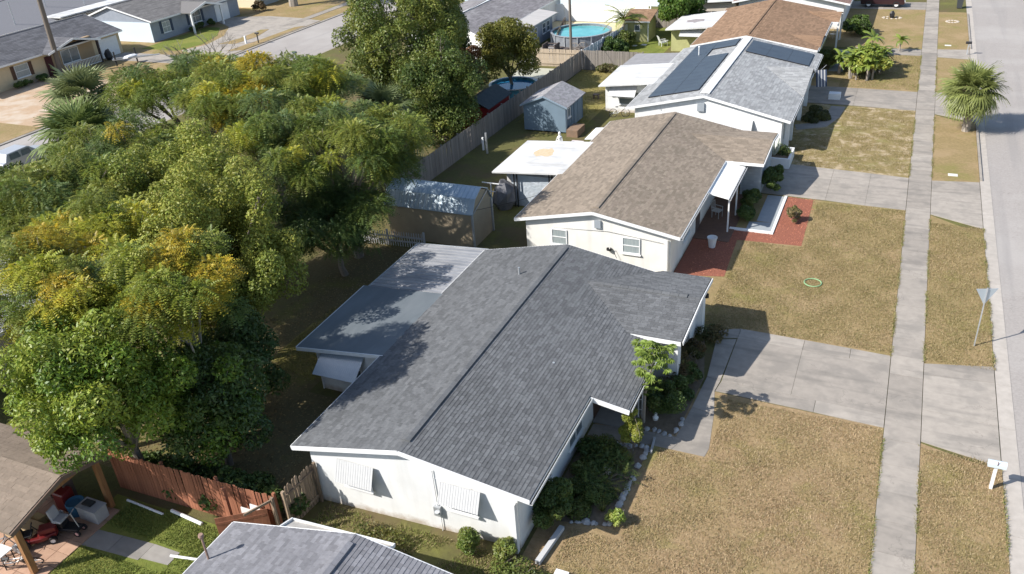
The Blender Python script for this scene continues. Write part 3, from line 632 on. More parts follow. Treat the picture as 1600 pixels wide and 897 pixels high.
b = MB(); b.slab([(-12.9, 59.3, 3.84), (-12.55, 59.3, 3.89), (-12.55, 76, 3.89), (-12.9, 76, 3.84)], .05); b.slab([(-12.55, 59.3, 3.89), (-12.25, 59.3, 3.84), (-12.25, 76, 3.84), (-12.55, 76, 3.89)], .05); b.build('ridge_flashing', WHITE, h3)
b = MB(); b.tube([(-15.9, 71.9, 3.1), (-15.9, 71.9, 3.9)], .05, 6); b.lathe([(.09, 0), (.07, .08)], (-15.9, 71.9, 3.85), 8); b.build('vent_pipe', WHITE, h3)
awning(h3, -11.4, -9.0, 58.55, 2.35, 1.5, .7, nrib=16); awning(h3, -16.2, -14.6, 58.95, 2.35, 1.5, .7, nrib=12)
b = MB(); b.box(-13.0, -12.5, 58.9, 59.02, 2.6, 3.2); b.build('gable_vent', mat('grey_vent', (.3, .33, .36)), h3)
b = MB(); b.tube([(-15.7, 58.92, 2.5), (-15.7, 58.92, 3.6)], .02); b.build('service_mast', METAL, h3)
gutter(h3, -6.39, 58.1, 63.6, 2.56); gutter(h3, -6.39, 70.7, 75.9, 2.56)
for x, y in ((-6.75, 59.6), (-6.75, 61.6), (-6.75, 66.3), (-6.75, 69.9)): b = MB(); b.box(x-.14, x+.14, y-.14, y+.14, 0, 2.5); b.build('porch_column', WHITE, h3)
window(h3, 'E', (-7.0, 60.5, 1.4), 1.3, 1.2); window(h3, 'E', (-7.0, 64.4, 1.4), 1.6, 1.3, vert=1)
b = MB(); b.slab([(-22.3, 64.4, 2.35), (-17.6, 64.7, 2.72), (-17.6, 70.9, 2.72), (-22.4, 70.7, 2.35)], .10); b.build('addition_roof', WROOF, h3)
b = MB(); b.slab([(-22.3, 70.95, 2.33), (-18.1, 70.95, 2.58), (-18.1, 74.8, 2.58), (-22.2, 74.8, 2.33)], .08); b.build('patio_roof', mat('grey_patio_roof', (.30, .295, .30), (.25, .245, .25, 1), 2, .8), h3)
b = MB(); b.box(-22.0, -18.0, 65.3, 74.5, 0, 2.3); b.build('addition_wall', WALLW, h3)
awning(h3, -21.5, -19.3, 65.3, 2.25, 1.55, .9, nrib=14); window(h3, 'S', (-20.0, 65.3, 1.2), 1.7, 1.1)

# ================================================================ HOUSE with red-brown roof (fourth) and the one past it
h4, roof4, L4 = gable_house('house', 'olive house with red-brown shingle roof, white flat roof behind and two small front gables', (-12.5, 85, 0),
    -17.9, -6.9, -13.0, (77.3, 77.3, 77.2), (93.3, 93.3, 93.2), 2.6, 2.6, 3.65, ROOF4, mat('olive_wall', (.42, .42, .20), (.36, .36, .17, 1), 2, .85), oh=.6, seed=51, tab=.5, course=.2)
cr = MB(); c1 = [(-6.2, 88.3, 2.6), (-6.2, 90.4, 3.1), (-9.3, 90.4, 3.1), (-6.9, 88.3, 2.6)]; c2 = [(-6.2, 90.4, 3.1), (-6.2, 92.5, 2.6), (-6.9, 92.5, 2.6), (-9.3, 90.4, 3.1)]
c3 = [(-6.8, 78.4, 2.6), (-6.8, 80.6, 3.05), (-9.9, 80.6, 3.1)]; c4 = [(-6.8, 80.6, 3.05), (-6.8, 82.6, 2.6), (-9.9, 80.6, 3.1)]
for qs in ((c1, c2), (c3, c4)):
    cr = MB()
    for q in qs: cr.slab(q, .07); L4 += shingle_list([q], (1, 0, 0), q[0], .2, .5)
    cr.build('porch_roof', ROOF4, h4)
emit_shingles(L4, roof4, ROOF4, 0)
b = MB(); b.box(-6.9, -6.25, 88.22, 88.28, 2.42, 2.58); b.build('fascia', WHITE, h4)
b = MB(); b.box(-6.35, -6.2, 88.4, 88.6, 0, 2.5); b.build('porch_column', WHITE, h4)
b = MB(); b.box(-6.35, -6.2, 92.0, 92.3, 0, 2.5); b.build('porch_column', WHITE, h4)
gutter(h4, -6.89, 77.3, 88.1, 2.55); window(h4, 'E', (-7.5, 84.3, 1.4), 1.5, 1.2)
b = MB(); b.slab([(-22.1, 84.3, 2.35), (-17.4, 84.3, 2.7), (-17.3, 92.0, 2.7), (-21.9, 90.6, 2.35)], .12); b.build('addition_roof', WROOF, h4)
b = MB(); b.box(-21.7, -17.8, 85.2, 90.2, 0, 2.3); b.build('addition_wall', mat('olive_wall', ''), h4)
awning(h4, -20.7, -18.3, 85.2, 2.25, 1.7, .9, nrib=12)
blot(h4, -20.0, 87.6, 1.0, .9, mat('grey_roof_stain', (.24, .21, .21), (.36, .33, .33, 1), 5, .8, contrast=.1), lambda x: 2.35+.35*(x+22.1)/4.7+.006, 5)
h5, roof5, L5 = gable_house('house', 'white-gabled house with brown roof at the top edge right of the red-brown roof', (-12, 104, 0),
    -17.9, -5.9, -12.3, (96.3, 96.3, 96.1), (112, 112, 112), 2.7, 2.7, 3.9, mat('plum_brown_shingle', (.24, .15, .12), (.19, .12, .10, 1), 9, .9, attr=True), WALLW, oh=.6, ovS=.5, seed=61, tab=.6, course=.22)
emit_shingles(L5, roof5, MATS['plum_brown_shingle'], 0)
b = MB(); b.slab([(-22.5, 97.0, 2.4), (-17.6, 97.0, 2.7), (-17.6, 103, 2.7), (-22.5, 103, 2.4)], .1); b.build('addition_roof', WROOF, h5)
b = MB(); b.box(-22, -17.8, 97.6, 102.5, 0, 2.3); b.build('addition_wall', mat('tan_wall', (.5, .45, .38)), h5)

# ================================================================ HOUSES across the far street and behind the trees
TAN = mat('tan_stucco', (.62, .50, .32), (.56, .45, .29, 1), 2, .85)
SHUT = mat('brown_shutter', (.10, .055, .035)); BLUEG = mat('blue_grey_siding', (.30, .33, .38), (.26, .29, .34, 1), 2, .8); NAVY = mat('navy_shutter', (.05, .07, .11))
hA, roofA, LA = gable_house('house', 'tan house with brown shutters, dark roof and white garage door behind the utility pole', (-90.5, 66, 0),
    -96.2, -85.5, -91.0, (54, 54, 54), (74.9, 74.9, 74.9), 2.6, 2.6, 4.3, ROOFA, TAN, oh=.5, seed=71, tab=.9, course=.3)
cr = MB(); q1 = [(-84.6, 63.6, 2.6), (-84.6, 67.2, 3.5), (-88.2, 67.2, 3.5), (-85.5, 63.6, 2.6)]; q2 = [(-84.6, 67.2, 3.5), (-84.6, 70.8, 2.6), (-85.5, 70.8, 2.6), (-88.2, 67.2, 3.5)]
cr.slab(q1, .12); cr.slab(q2, .12); cr.build('porch_roof', ROOFA, hA); LA += shingle_list([q1], (1, 0, 0), q1[0], .3, .9)
emit_shingles(LA, roofA, ROOFA, 0)
for p, q in (((-84.56, 63.6, 2.5), (-84.56, 67.2, 3.4)), ((-84.56, 67.2, 3.4), (-84.56, 70.8, 2.5))): b = MB(); b.bar(p, q, .05, .2); b.build('fascia', WHITE, hA)
b = MB(); b.box(-86.02, -85.94, 71.5, 74.2, 0, 2.15); g_ = b.build('garage_door', WHITE, hA)
for i in range(4): b = MB(); b.box(-85.94, -85.92, 71.53, 74.17, .02+i*.53, .52+i*.53); b.build('panel', WHITE, g_)
window(hA, 'E', (-86.0, 61.0, 1.45), 1.7, 1.3, GLASSP)
for y in (59.9, 62.1): b = MB(); b.box(-86.0, -85.93, y-.2, y+.2, .75, 2.15); b.build('shutter', SHUT, hA)
b = MB(); b.box(-86.5, -85.95, 64.9, 70.6, 0, 2.9); b.build('porch_wall', mat('tan_brown_wall', (.38, .27, .16)), hA)
window(hA, 'E', (-85.95, 67.3, 1.5), 2.4, 1.5, vert=1, mull=0)
b = MB(); b.box(-86.0, -85.90, 64.0, 64.85, 0, 2.1); b.build('door', mat('dark_red_door', (.09, .03, .03)), hA)
b = MB(); b.box(-84.85, -84.65, 70.2, 70.4, 0, 2.6); b.build('porch_post', mat('dark_post', (.04, .03, .03)), hA)
rl = thing('porch_railing', 'white porch railing in front of the tan house', 'railing', (-84.6, 67.8, 0))
for z in (.15, .9): b = MB(); b.box(-84.63, -84.57, 65.2, 70.1, z, z+.05); b.build('rail', WHITE, rl)
b = MB(); b.box(-.02, .02, -.02, .02, 0, .72); copies('baluster', b, WHITE, rl, [(-84.6, 65.25+i*.2, .18) for i in range(25)])
hB, roofB, LB = gable_house('house', 'blue-grey house with white trim, dark roof and white garage door by the loop driveway', (-91, 87, 0),
    -97.5, -85.2, -92.0, (79.3, 79.3, 79.3), (96, 96, 96), 2.6, 2.6, 4.3, mat('grey_shingle_far', (.19, .18, .175), (.15, .145, .14, 1), 9, .9, attr=True), BLUEG, oh=.5, seed=81, tab=.9, course=.3)
cr = MB(); q1 = [(-83.6, 84.4, 2.6), (-83.6, 87.4, 3.4), (-87.6, 87.4, 3.4), (-85.2, 84.4, 2.6)]; q2 = [(-83.6, 87.4, 3.4), (-83.6, 90.4, 2.6), (-85.2, 90.4, 2.6), (-87.6, 87.4, 3.4)]
cr.slab(q1, .12); cr.slab(q2, .12); cr.build('porch_roof', MATS['grey_shingle_far'], hB); emit_shingles(LB, roofB, MATS['grey_shingle_far'], 0)
for p, q in (((-83.56, 84.4, 2.5), (-83.56, 87.4, 3.3)), ((-83.56, 87.4, 3.3), (-83.56, 90.4, 2.5))): b = MB(); b.bar(p, q, .05, .25); b.build('fascia', WHITE, hB)
for y in (84.6, 90.1): b = MB(); b.box(-83.85, -83.65, y-.1, y+.1, 0, 2.55); b.build('porch_column', WHITE, hB)
b = MB(); b.box(-97.2, -85.7, 79.44, 79.5, 0, 2.4); b.build('gable_siding', mat('pale_blue_siding', (.62, .72, .78)), hB)
window(hB, 'E', (-85.7, 82, 1.4), 1.3, 1.3, GLASSP, vert=1); window(hB, 'E', (-85.7, 87.2, 1.55), 2.2, 1.5, vert=1)
for y in (81.1, 82.9, 85.85, 88.55): b = MB(); b.box(-85.7, -85.64, y-.18, y+.18, .75, 2.2); b.build('shutter', NAVY, hB)
b = MB(); b.box(-85.7, -85.62, 91.0, 93.6, 0, 2.15); b.build('garage_door', WHITE, hB)
hE, roofE, LE = gable_house('house', 'long dark-roofed building in the top left corner behind the tan house', (-112, 78, 0),
    -125, -99.5, -112, (58, 58, 58), (96, 96, 96), 2.8, 2.8, 5.2, mat('slate_shingle_far', (.20, .20, .215), (.17, .17, .18, 1), 9, .9, attr=True), TAN, seed=91, shing=False, vent=False)
for x, y, h in ((-104.5, 80.5, 2.4), (-102, 84.5, 2.0), (-101.5, 73.2, 1.7)): b = MB(); b.tube([(x, y, 3), (x, y, 4.2+h)], .06, 6); b.build('vent_pipe', METAL, hE)
b = MB(); b.slab([(-101.5, 77.5, 3.2), (-98.6, 77.5, 3.2), (-98.6, 92, 3.2), (-104, 92, 3.2), (-105, 84.5, 3.2)], .15)
hEc = thing('carport', 'flat white carport roof between the dark roof and the blue-grey house', 'carport', (-101, 84, 0)); b.build('roof', WROOF, hEc)
for x, y in ((-99, 78), (-99, 91)): b = MB(); b.box(x-.06, x+.06, y-.06, y+.06, 0, 3.1); b.build('post', WHITE, hEc)
hG, roofG, LG = gable_house('house', 'pale yellow house end at the top edge beyond the loop driveway', (-92, 106, 0),
    -98, -86, -92, (99.8, 99.8, 99.8), (113, 113, 113), 2.6, 2.6, 4.2, ROOFA, mat('pale_yellow_wall', (.70, .62, .44)), seed=95, shing=False, vent=False)
b = MB(); b.box(-86.3, -86.22, 101.3, 105, 0, 2.2); b.build('garage_door', mat('grey_door', (.35, .37, .38)), hG)
# house C: dark roof with white ridge, flat patio roof and a window wall (back row)
hC, roofC, LC = gable_house('house', 'house with dark purple-grey roof, white ridge line and pale patio room beside the round pool', (-44, 88, 0),
    -49.4, -38.5, -44.0, (79.0, 79.6, 77.0), (99, 99, 99), 2.6, 2.6, 3.7, mat('purple_grey_shingle', (.235, .22, .225), (.19, .18, .185, 1), 9, .9, attr=True, c3=(.30, .29, .29, 1), scale3=.4, amt3=.6), WALLW, seed=97, tab=.6, course=.22, vent=False)
emit_shingles(LC, roofC, MATS['purple_grey_shingle'], 0)
b = MB(); b.bar((-44, 79.7, 3.74), (-44, 99, 3.74), .22, .06); b.build('ridge_flashing', WHITE, hC)
b = MB(); b.slab([(-39.6, 84.2, 2.62), (-36.0, 83.4, 2.45), (-35.9, 90.4, 2.45), (-38.7, 91.2, 2.62)], .12); b.build('patio_roof', mat('pale_grey_roofing', (.48, .46, .44), (.40, .385, .37, 1), 1.5, .8, stretch=(.5, 2, 1)), hC)
b = MB(); b.box(-39.0, -36.4, 84.2, 89.9, 0, 2.4); b.build('patio_wall', BLUEG, hC)
for y in (85.0, 87.4, 88.6): window(hC, 'E', (-36.4, y, 1.4), .9, 1.1, mull=1)
# house D: pale roof glimpsed under the yellow trees
hD, roofD, LD = gable_house('house', 'pale metal roof glimpsed between the yellow tree crowns on the left', (-42, 20, 0),
    -47.5, -36.2, -42, (8, 8, 8), (28.6, 28.6, 28.6), 2.7, 2.7, 3.9, mat('pale_metal_roof', (.42, .42, .43), (.34, .34, .35, 1), 1.5, .5, metal=.2, stretch=(1, 4, 1)), mat('tan_wall', ''), seed=99, vent=False, shing=False)
sm_ = MB(); sm_.bar((0, 0, 1.2), (5.78, 0, 0), .035, .05)
copies('seam', sm_, MATS['pale_metal_roof'], roofD, [(-42, 8.4+i*.6, 2.72) for i in range(34)])
hF, roofF, LF = gable_house('house', 'long white house with teal shutters along the top edge behind the pool', (-38, 112, 0),
    -56, -26, -41, (106, 106, 106), (118, 118, 118), 2.6, 2.6, 4.0, mat('pale_far_roof', (.62, .66, .68)), mat('pale_blue_siding', ''), seed=101, shing=False, vent=False)
for x in (-50, -46, -43.5, -39, -34): window(hF, 'S', (x, 106.25, 1.5), 1.4, 1.2)
for x in (-47.2, -44.8): b = MB(); b.box(x-.3, x+.3, 106.15, 106.24, .3, 2.3); b.build('shutter', mat('teal_shutter', (.12, .30, .30)), hF)
# ================================================================ FENCES
def picket_fence(name, label, p, q, h, m, w=.14, th=.02, gap=.012, cat='fence', jag=0., rails=2, railside=1, point=False, postm=None, skip=()):
    p, q = Vector(p), Vector(q); d = q-p; l = d.length; u = d/l; n = Vector((-u.y, u.x, 0)); a = math.atan2(u.y, u.x)
    root = thing(name, label, cat, ((p+q)/2)[:])
    k = int(l/(w+gap)); rr = random.Random(int(l*100))
    b = MB()
    if point: b.add([(-w/2, -th/2, 0), (w/2, -th/2, 0), (w/2, -th/2, h-.06), (0, -th/2, h), (-w/2, -th/2, h-.06), (-w/2, th/2, 0), (w/2, th/2, 0), (w/2, th/2, h-.06), (0, th/2, h), (-w/2, th/2, h-.06)],
                    [(0, 1, 2, 3, 4), (9, 8, 7, 6, 5), (0, 5, 6, 1), (1, 6, 7, 2), (2, 7, 8, 3), (3, 8, 9, 4), (4, 9, 5, 0)])
    else: b.box(-w/2, w/2, -th/2, th/2, 0, h)
    L = [p+u*((i+.5)*(w+gap)) for i in range(k) if i not in skip]
    copies('picket', b, m, root, L, rots=[(0, rr.uniform(-.02, .02)*(1+jag*3), a) for _ in L], scales=[(1, 1, 1+rr.uniform(-jag, jag)) for _ in L])
    for z in ([.3, h-.35] if rails == 2 else [.3, h/2, h-.3]):
        b = MB(); b.bar(p+n*railside*.05+Vector((0, 0, z)), q+n*railside*.05+Vector((0, 0, z)), .04, .09); b.build('rail', m, root)
    np_ = max(1, int(l/2.4)); b = MB(); b.box(-.05, .05, -.05, .05, 0, h+.03)
    copies('post', b, postm or m, root, [p+u*(l*i/np_)+n*railside*.12 for i in range(np_+1)], rots=[a]*(np_+1))
    return root
picket_fence('wood_fence', 'long weathered grey board fence running up the back yards past the blue shed', (-29.15, 42.5, 0), (-28.3, 77.0, 0), 1.85, GREYW, jag=.01, railside=1)
picket_fence('wood_fence', 'weathered grey board fence across the yard behind the third house, sunlit', (-28.25, 77.1, 0), (-22.3, 77.1, 0), 1.85, GREYW, jag=.012, railside=1)
picket_fence('vinyl_fence', 'pale blue-white panel fence beside the round turquoise pool', (-28.25, 77.2, 0), (-26.7, 95.0, 0), 1.85, mat('white_vinyl', (.60, .64, .70), (.52, .56, .62, 1), 2, .5, rnd=.05), w=.2, gap=.005)
picket_fence('wood_fence', 'grey board fence behind the olive garden shed', (-26.6, 95.2, 0), (-18.5, 95.4, 0), 1.85, GREYW, jag=.01)
picket_fence('wood_fence', 'tan board fence on the near side of the round turquoise pool', (-33.5, 77.6, 0), (-28.7, 77.6, 0), 1.7, mat('tan_fence_wood', (.46, .38, .29), (.38, .31, .23, 1), 3, .9, rnd=.12), railside=-1)
picket_fence('wood_fence', 'low brown board fence on the left of the round pool', (-36.0, 92.5, 0), (-34.0, 85.0, 0), 1.4, BROWNW)
picket_fence('vinyl_fence', 'tall white vinyl fence behind the turquoise pool', (-43.5, 97.2, 0), (-27.2, 97.0, 0), 1.95, mat('bright_white_vinyl', (.78, .79, .80), rough=.5, rnd=.04), w=.3, gap=.004)
picket_fence('wood_fence', 'red-stained leaning board fence along the green yard at the lower left', (-25.6, 16.25, 0), (-17.9, 16.4, 0), 1.85, REDW, jag=.025, railside=1, w=.13)
picket_fence('wood_fence', 'short brown dog-ear picket fence ending at the white gable wall', (-17.75, 16.7, 0), (-17.62, 18.35, 0), 1.85, BROWNW, jag=.05, w=.12, gap=.03, railside=-1, point=True)
picket_fence('picket_fence', 'low white picket fence between the trees and the tan shed', (-29.0, 37.9, 0), (-24.2, 38.25, 0), .95, mat('chalky_white_wood', (.5, .5, .5), rnd=.1), w=.05, gap=.11, point=True)
gt = thing('fence_gate', 'half-open red-stained gate leaning behind the slate roof', 'gate', (-18.3, 15.6, 0))
b = MB(); b.box(-.065, .065, -.01, .01, 0, 1.55)
ang = math.atan2(1.1, 1.5); copies('picket', b, REDW, gt, [(-19.2+i*.125*math.cos(ang), 15.0+i*.125*math.sin(ang), .1) for i in range(14)], rots=[ang]*14)
b = MB(); b.bar((-19.25, 14.95, .5), (-17.9, 15.95, .5), .03, .09); b.bar((-19.25, 14.95, 1.4), (-17.9, 15.95, 1.4), .03, .09); b.build('rail', REDW, gt)
b = MB(); b.box(-17.75, -17.65, 16.15, 16.25, 0, 2.0); b.bar((-17.7, 16.2, 1.9), (-18.2, 15.3, 1.85), .05, .09); b.build('brace', BROWNW, gt)
b = MB(); b.box(-19.75, -19.63, 15.95, 16.07, 0, 2.0); b.build('post', REDW, gt)
b = MB(); b.obox((-18.75, 16.1, .75), (.45, 0, 0), (0, .015, .0), (0, .02, .42)); b.obox((-18.52, 16.12, 1.30), (.22, 0, 0), (0, .015, .0), (0, .02, .14))
tag(b.build('cardboard', mat('white_board', (.72, .70, .66))), 'cut white board leaning on the red fence', 'board')

# ================================================================ SHEDS
# tan shed with blue-white ribbed metal gambrel roof
ts = thing('garden_shed', 'tan shed with rounded ribbed metal roof beyond the charcoal-roofed house', 'shed', (-24.1, 40.4, 0))
TANS = mat('tan_shed_panel', (.40, .325, .22), (.34, .275, .19, 1), 1.5, .8, .1, 10); BR = mat('ribbed_metal_roof', (.46, .54, .60), (.38, .46, .52, 1), 2, .33, metal=.35, rnd=.03)
prof = [(39.05, 2.15), (39.55, 2.95), (40.4, 3.35), (41.25, 2.95), (41.75, 2.15)]
b = MB(); q = [(39.15, 0), (39.15, 2.12), (39.6, 2.88), (40.4, 3.28), (41.2, 2.88), (41.65, 2.12), (41.65, 0)]
n = len(q); b.add([(-27.0, y, z) for y, z in q]+[(-21.3, y, z) for y, z in q], [tuple(range(n)), tuple(range(n, 2*n))[::-1]]+[(i, n+i, n+(i+1) % n, (i+1) % n) for i in range(n)]); b.build('wall', TANS, ts)
b = MB()
for (y0, z0), (y1, z1) in zip(prof, prof[1:]): b.slab([(-27.15, y0, z0), (-21.2, y0, z0), (-21.2, y1, z1), (-27.15, y1, z1)], .03)
tr = b.build('roof', BR, ts)
for (y0, z0), (y1, z1) in zip(prof, prof[1:]):
    d = Vector((0, y1-y0, z1-z0))/2; b = MB(); nn = d.cross(Vector((1, 0, 0))).normalized(); nn = nn if nn.z > 0 else -nn; b.obox((0, 0, 0), d, Vector((.022, 0, 0)), nn*.018)
    copies('rib', b, BR, tr, [(-27.05+i*.29, (y0+y1)/2, (z0+z1)/2+.012) for i in range(21)])
for y in (39.1, 41.7): b = MB(); b.box(-21.32, -21.22, y-.06, y+.06, 0, 2.1); b.build('corner_trim', METAL, ts)
b = MB(); b.bar((-21.24, 39.1, 2.1), (-21.24, 41.3, 2.9), .03, .06); b.build('trim', METAL, ts)
# blue-grey gable shed
gs = thing('garden_shed', 'blue-grey wooden shed with gable roof standing against the board fence', 'shed', (-24.95, 61.2, 0))
BL = mat('blue_grey_shed', (.17, .235, .30), (.15, .21, .265, 1), 1.5, .85, .1, 15); BLL = mat('blue_grey_shed_batten', (.23, .30, .37))
b = MB(); q = [(-26.7, .1), (-26.7, 2.15), (-24.95, 2.85), (-23.2, 2.15), (-23.2, .1)]; n = 5
b.add([(x, 59.2, z) for x, z in q]+[(x, 63.1, z) for x, z in q], [tuple(range(n)), tuple(range(n, 2*n))[::-1]]+[(i, n+i, n+(i+1) % n, (i+1) % n) for i in range(n)]); gw_ = b.build('wall', BL, gs)
gr = [[(-26.95, 59.05, 2.1), (-24.95, 59.05, 2.92), (-24.95, 63.25, 2.92), (-26.95, 63.25, 2.1)], [(-24.95, 59.05, 2.92), (-22.98, 59.05, 2.1), (-22.98, 63.25, 2.1), (-24.95, 63.25, 2.92)]]
SHR = mat('shed_shingle', (.34, .33, .34), (.27, .265, .27, 1), 9, .9, attr=True)
b = MB(); b.slab(gr[0], .06); b.slab(gr[1], .06); grf = b.build('roof', SHR, gs); LS = shingle_list([gr[0]], (0, 1, 0), gr[0][0], .15, .33)+shingle_list([gr[1]], (0, 1, 0), gr[1][1], .15, .33); emit_shingles(LS, grf, SHR, 0)
b = MB(); b.bar((-26.95, 59.03, 2.05), (-24.95, 59.03, 2.87), .03, .12); b.bar((-24.95, 59.03, 2.87), (-22.98, 59.03, 2.05), .03, .12); b.build('trim', BLL, gs)
b = MB(); b.box(-.02, .02, -.015, .015, 0, 2.0); copies('batten', b, BLL, gs, [(-23.17, 59.25+i*.62, .12) for i in range(7)])
b = MB(); b.box(-23.2, -23.15, 61.0, 62.6, .2, 2.0); gd_ = b.build('door', BL, gs)
b = MB(); b.box(-23.15, -23.12, 61.78, 61.82, .2, 2.0); b.build('trim', BLL, gd_)
window(gs, 'E', (-23.2, 59.9, 1.5), .6, .75, mull=0)
# deck step by the shed
b = MB(); b.box(-22.9, -22.0, 58.5, 60.2, .0, .55); tag(b.build('shed_ramp', mat('brown_ramp', (.26, .17, .11), (.2, .14, .1, 1), 3)), 'brown wooden ramp box beside the blue-grey shed door', 'ramp')
# olive shed
os_ = thing('garden_shed', 'small olive shed with white trim and brown roof behind the back fences', 'shed', (-26.3, 89.8, 0))
OL = MATS['olive_wall']; b = MB(); b.box(-27.65, -25.0, 88.5, 91.3, 0, 2.15); b.build('wall', OL, os_)
sg = [(-27.85, 88.3, 2.15), (-24.8, 88.3, 2.15), (-24.8, 91.5, 2.75), (-27.85, 91.5, 2.75)]
b = MB(); b.slab(sg, .08); rf = b.build('roof', ROOF4, os_); emit_shingles(shingle_list([sg], (1, 0, 0), sg[0], .2, .4), rf, ROOF4, 0)
b = MB(); b.box(-27.85, -24.8, 88.24, 88.29, 2.02, 2.16); b.build('fascia', WHITE, os_)
for x in (-27.6, -25.02): b = MB(); b.box(x-.05, x+.05, 88.42, 88.50, 0, 2.1); b.build('corner_trim', WHITE, os_)
window(os_, 'S', (-26.2, 88.5, 1.45), .6, .6, mull=0)
# red shed in the tree shade
rs_ = thing('garden_shed', 'dark red shed with black roof tucked under the trees behind the board fence', 'shed', (-30.6, 60.2, 0))
b = MB(); b.box(-31.8, -29.4, 58.3, 62.4, 0, 1.9); b.build('wall', mat('barn_red', (.36, .03, .025), (.28, .02, .02, 1), 2), rs_)
sg = [[(-32.0, 58.1, 1.9), (-30.6, 58.1, 2.6), (-30.6, 62.6, 2.6), (-32.0, 62.6, 1.9)], [(-30.6, 58.1, 2.6), (-29.2, 58.1, 1.9), (-29.2, 62.6, 1.9), (-30.6, 62.6, 2.6)]]
b = MB(); [b.slab(q, .06) for q in sg]; b.build('roof', mat('black_shed_roof', (.04, .055, .06), (.06, .07, .075, 1), 3), rs_)

# ================================================================ POOLS
def pool(cx, cy, r, label, wc, wallm, h=1.25):
    t = thing('round_pool', label, 'pool', (cx, cy, 0))
    b = MB(); n = 40; V = []; F = []
    for rr_, z in ((r, 0), (r, h), (r-.06, h), (r-.06, .1)): V += [(cx+rr_*math.cos(2*PI*k/n), cy+rr_*math.sin(2*PI*k/n), z) for k in range(n)]
    for i in range(3): F += [(i*n+k, i*n+(k+1) % n, (i+1)*n+(k+1) % n, (i+1)*n+k) for k in range(n)]
    b.add(V, F); b.build('pool_wall', wallm, t)
    b = MB(); b.lathe([(r-.065, .1), (r-.065, h-.2)], (cx, cy, 0), n); b.build('water', wc, t)
    b = MB(); V = []; F = []
    for rr_, z in ((r-.1, h), (r+.12, h), (r+.12, h+.05), (r-.1, h+.05)): V += [(cx+rr_*math.cos(2*PI*k/n), cy+rr_*math.sin(2*PI*k/n), z) for k in range(n)]
    for i in range(4): F += [(i*n+k, i*n+(k+1) % n, ((i+1) % 4)*n+(k+1) % n, ((i+1) % 4)*n+k) for k in range(n)]
    b.add(V, F); b.build('rim', METAL, t)
    b = MB(); b.box(-.05, .05, -.06, .06, 0, h); copies('upright', b, METAL, t, [(cx+(r+.05)*math.cos(2*PI*k/14), cy+(r+.05)*math.sin(2*PI*k/14), 0) for k in range(14)], rots=[2*PI*k/14 for k in range(14)])
    return t
WT = mat('turquoise_water', (.13, .47, .48), (.08, .37, .39, 1), .8, .06, .3, 3, spec=.6); WB = mat('blue_water', (.03, .22, .42), (.03, .17, .34, 1), 1.0, .06, .3, 3, spec=.6)
pool(-32.1, 87.4, 3.2, 'round turquoise above-ground pool behind the tan board fence', WT, mat('pool_wall_grey', (.22, .24, .26), (.15, .16, .18, 1), 3))
pool(-31.6, 68.2, 2.1, 'small blue round pool half hidden by the olive-leaved tree', WB, mat('pool_wall_blue', (.10, .30, .36), (.07, .22, .28, 1), 3), .95)
sheet('pool_patio', [(-35.6, 77.8), (-28.6, 77.8), (-27.6, 96), (-35.6, 96)], .006, mat('stone_patio', (.30, .29, .28), (.22, .21, .21, 1), 3, world_co=True))
sheet('sand_yard', [(-41, 91), (-28.0, 90.0), (-27.2, 96.6), (-41.5, 96.9)], .012, mat('pale_yellow_sand', (.66, .55, .33), (.60, .50, .30, 1), 2, world_co=True))
sheet('side_patio', [(-34.5, 64.8), (-29.2, 64.8), (-29.0, 76.8), (-34.5, 76.8)], .006, mat('pale_patio', (.46, .46, .38), (.40, .40, .32, 1), 3, world_co=True))
lb = thing('pallet_stack', 'stack of dark planks at the left foot of the turquoise pool', 'planks', (-33.4, 82.0, 0))
for k in range(5): b = MB(); b.box(-34.3, -32.7, 81.4+k*.28, 81.6+k*.28, .05+k*.22, .12+k*.22); b.build('plank', mat('dark_plank', (.10, .08, .07)), lb)
b = MB(); b.box(-34.2, -34.1, 81.4, 82.8, 0, 1.1); b.box(-32.9, -32.8, 81.4, 82.8, 0, 1.1); b.build('support', MATS['dark_plank'], lb)
for i, (x, y) in enumerate(((-31.0, 82.5), (-30.2, 82.9))):
    w_ = thing('wagon_wheel', ['grey spoked wheel leaning left of its twin near the pool', 'grey spoked wheel leaning nearest the panel fence by the pool'][i], 'wheel', (x, y, 0), 'wheels leaning by the pool')
    b = MB(); b.tube([(x+.55*math.cos(a*PI/8), y-.1, .6+.55*math.sin(a*PI/8)) for a in range(17)], .045, 5, False); b.build('rim', MATS['weathered_fence_wood'], w_)
    for a in range(4): b = MB(); b.bar((x-.55*math.cos(a*PI/4), y-.1, .6-.55*math.sin(a*PI/4)), (x+.55*math.cos(a*PI/4), y-.1, .6+.55*math.sin(a*PI/4)), .04, .04); b.build('spoke', MATS['weathered_fence_wood'], w_)

for i, (x, y, r) in enumerate(((-32.2, 82.6, .45), (-31.7, 83.2, .35), (-30.9, 83.4, .4), (-29.9, 83.9, .4), (-29.3, 84.6, .35), (-32.9, 83.4, .35))):
    b = MB(); b.lathe([(r*.7, 0), (r, r*1.1), (r*1.05, r*1.15), (r*.9, r*1.1)], (x, y, .01), 12)
    tag(b.build('flower_pot', MATS['dark_plank']), ['largest dark pot by the wagon wheels at the pool', 'dark pot second from the plank stack at the pool', 'dark pot directly behind the wagon wheels', 'dark pot between the wheels and the panel fence', 'dark pot nearest the panel fence by the pool', 'dark pot touching the plank stack by the pool'][i], 'plant pot')
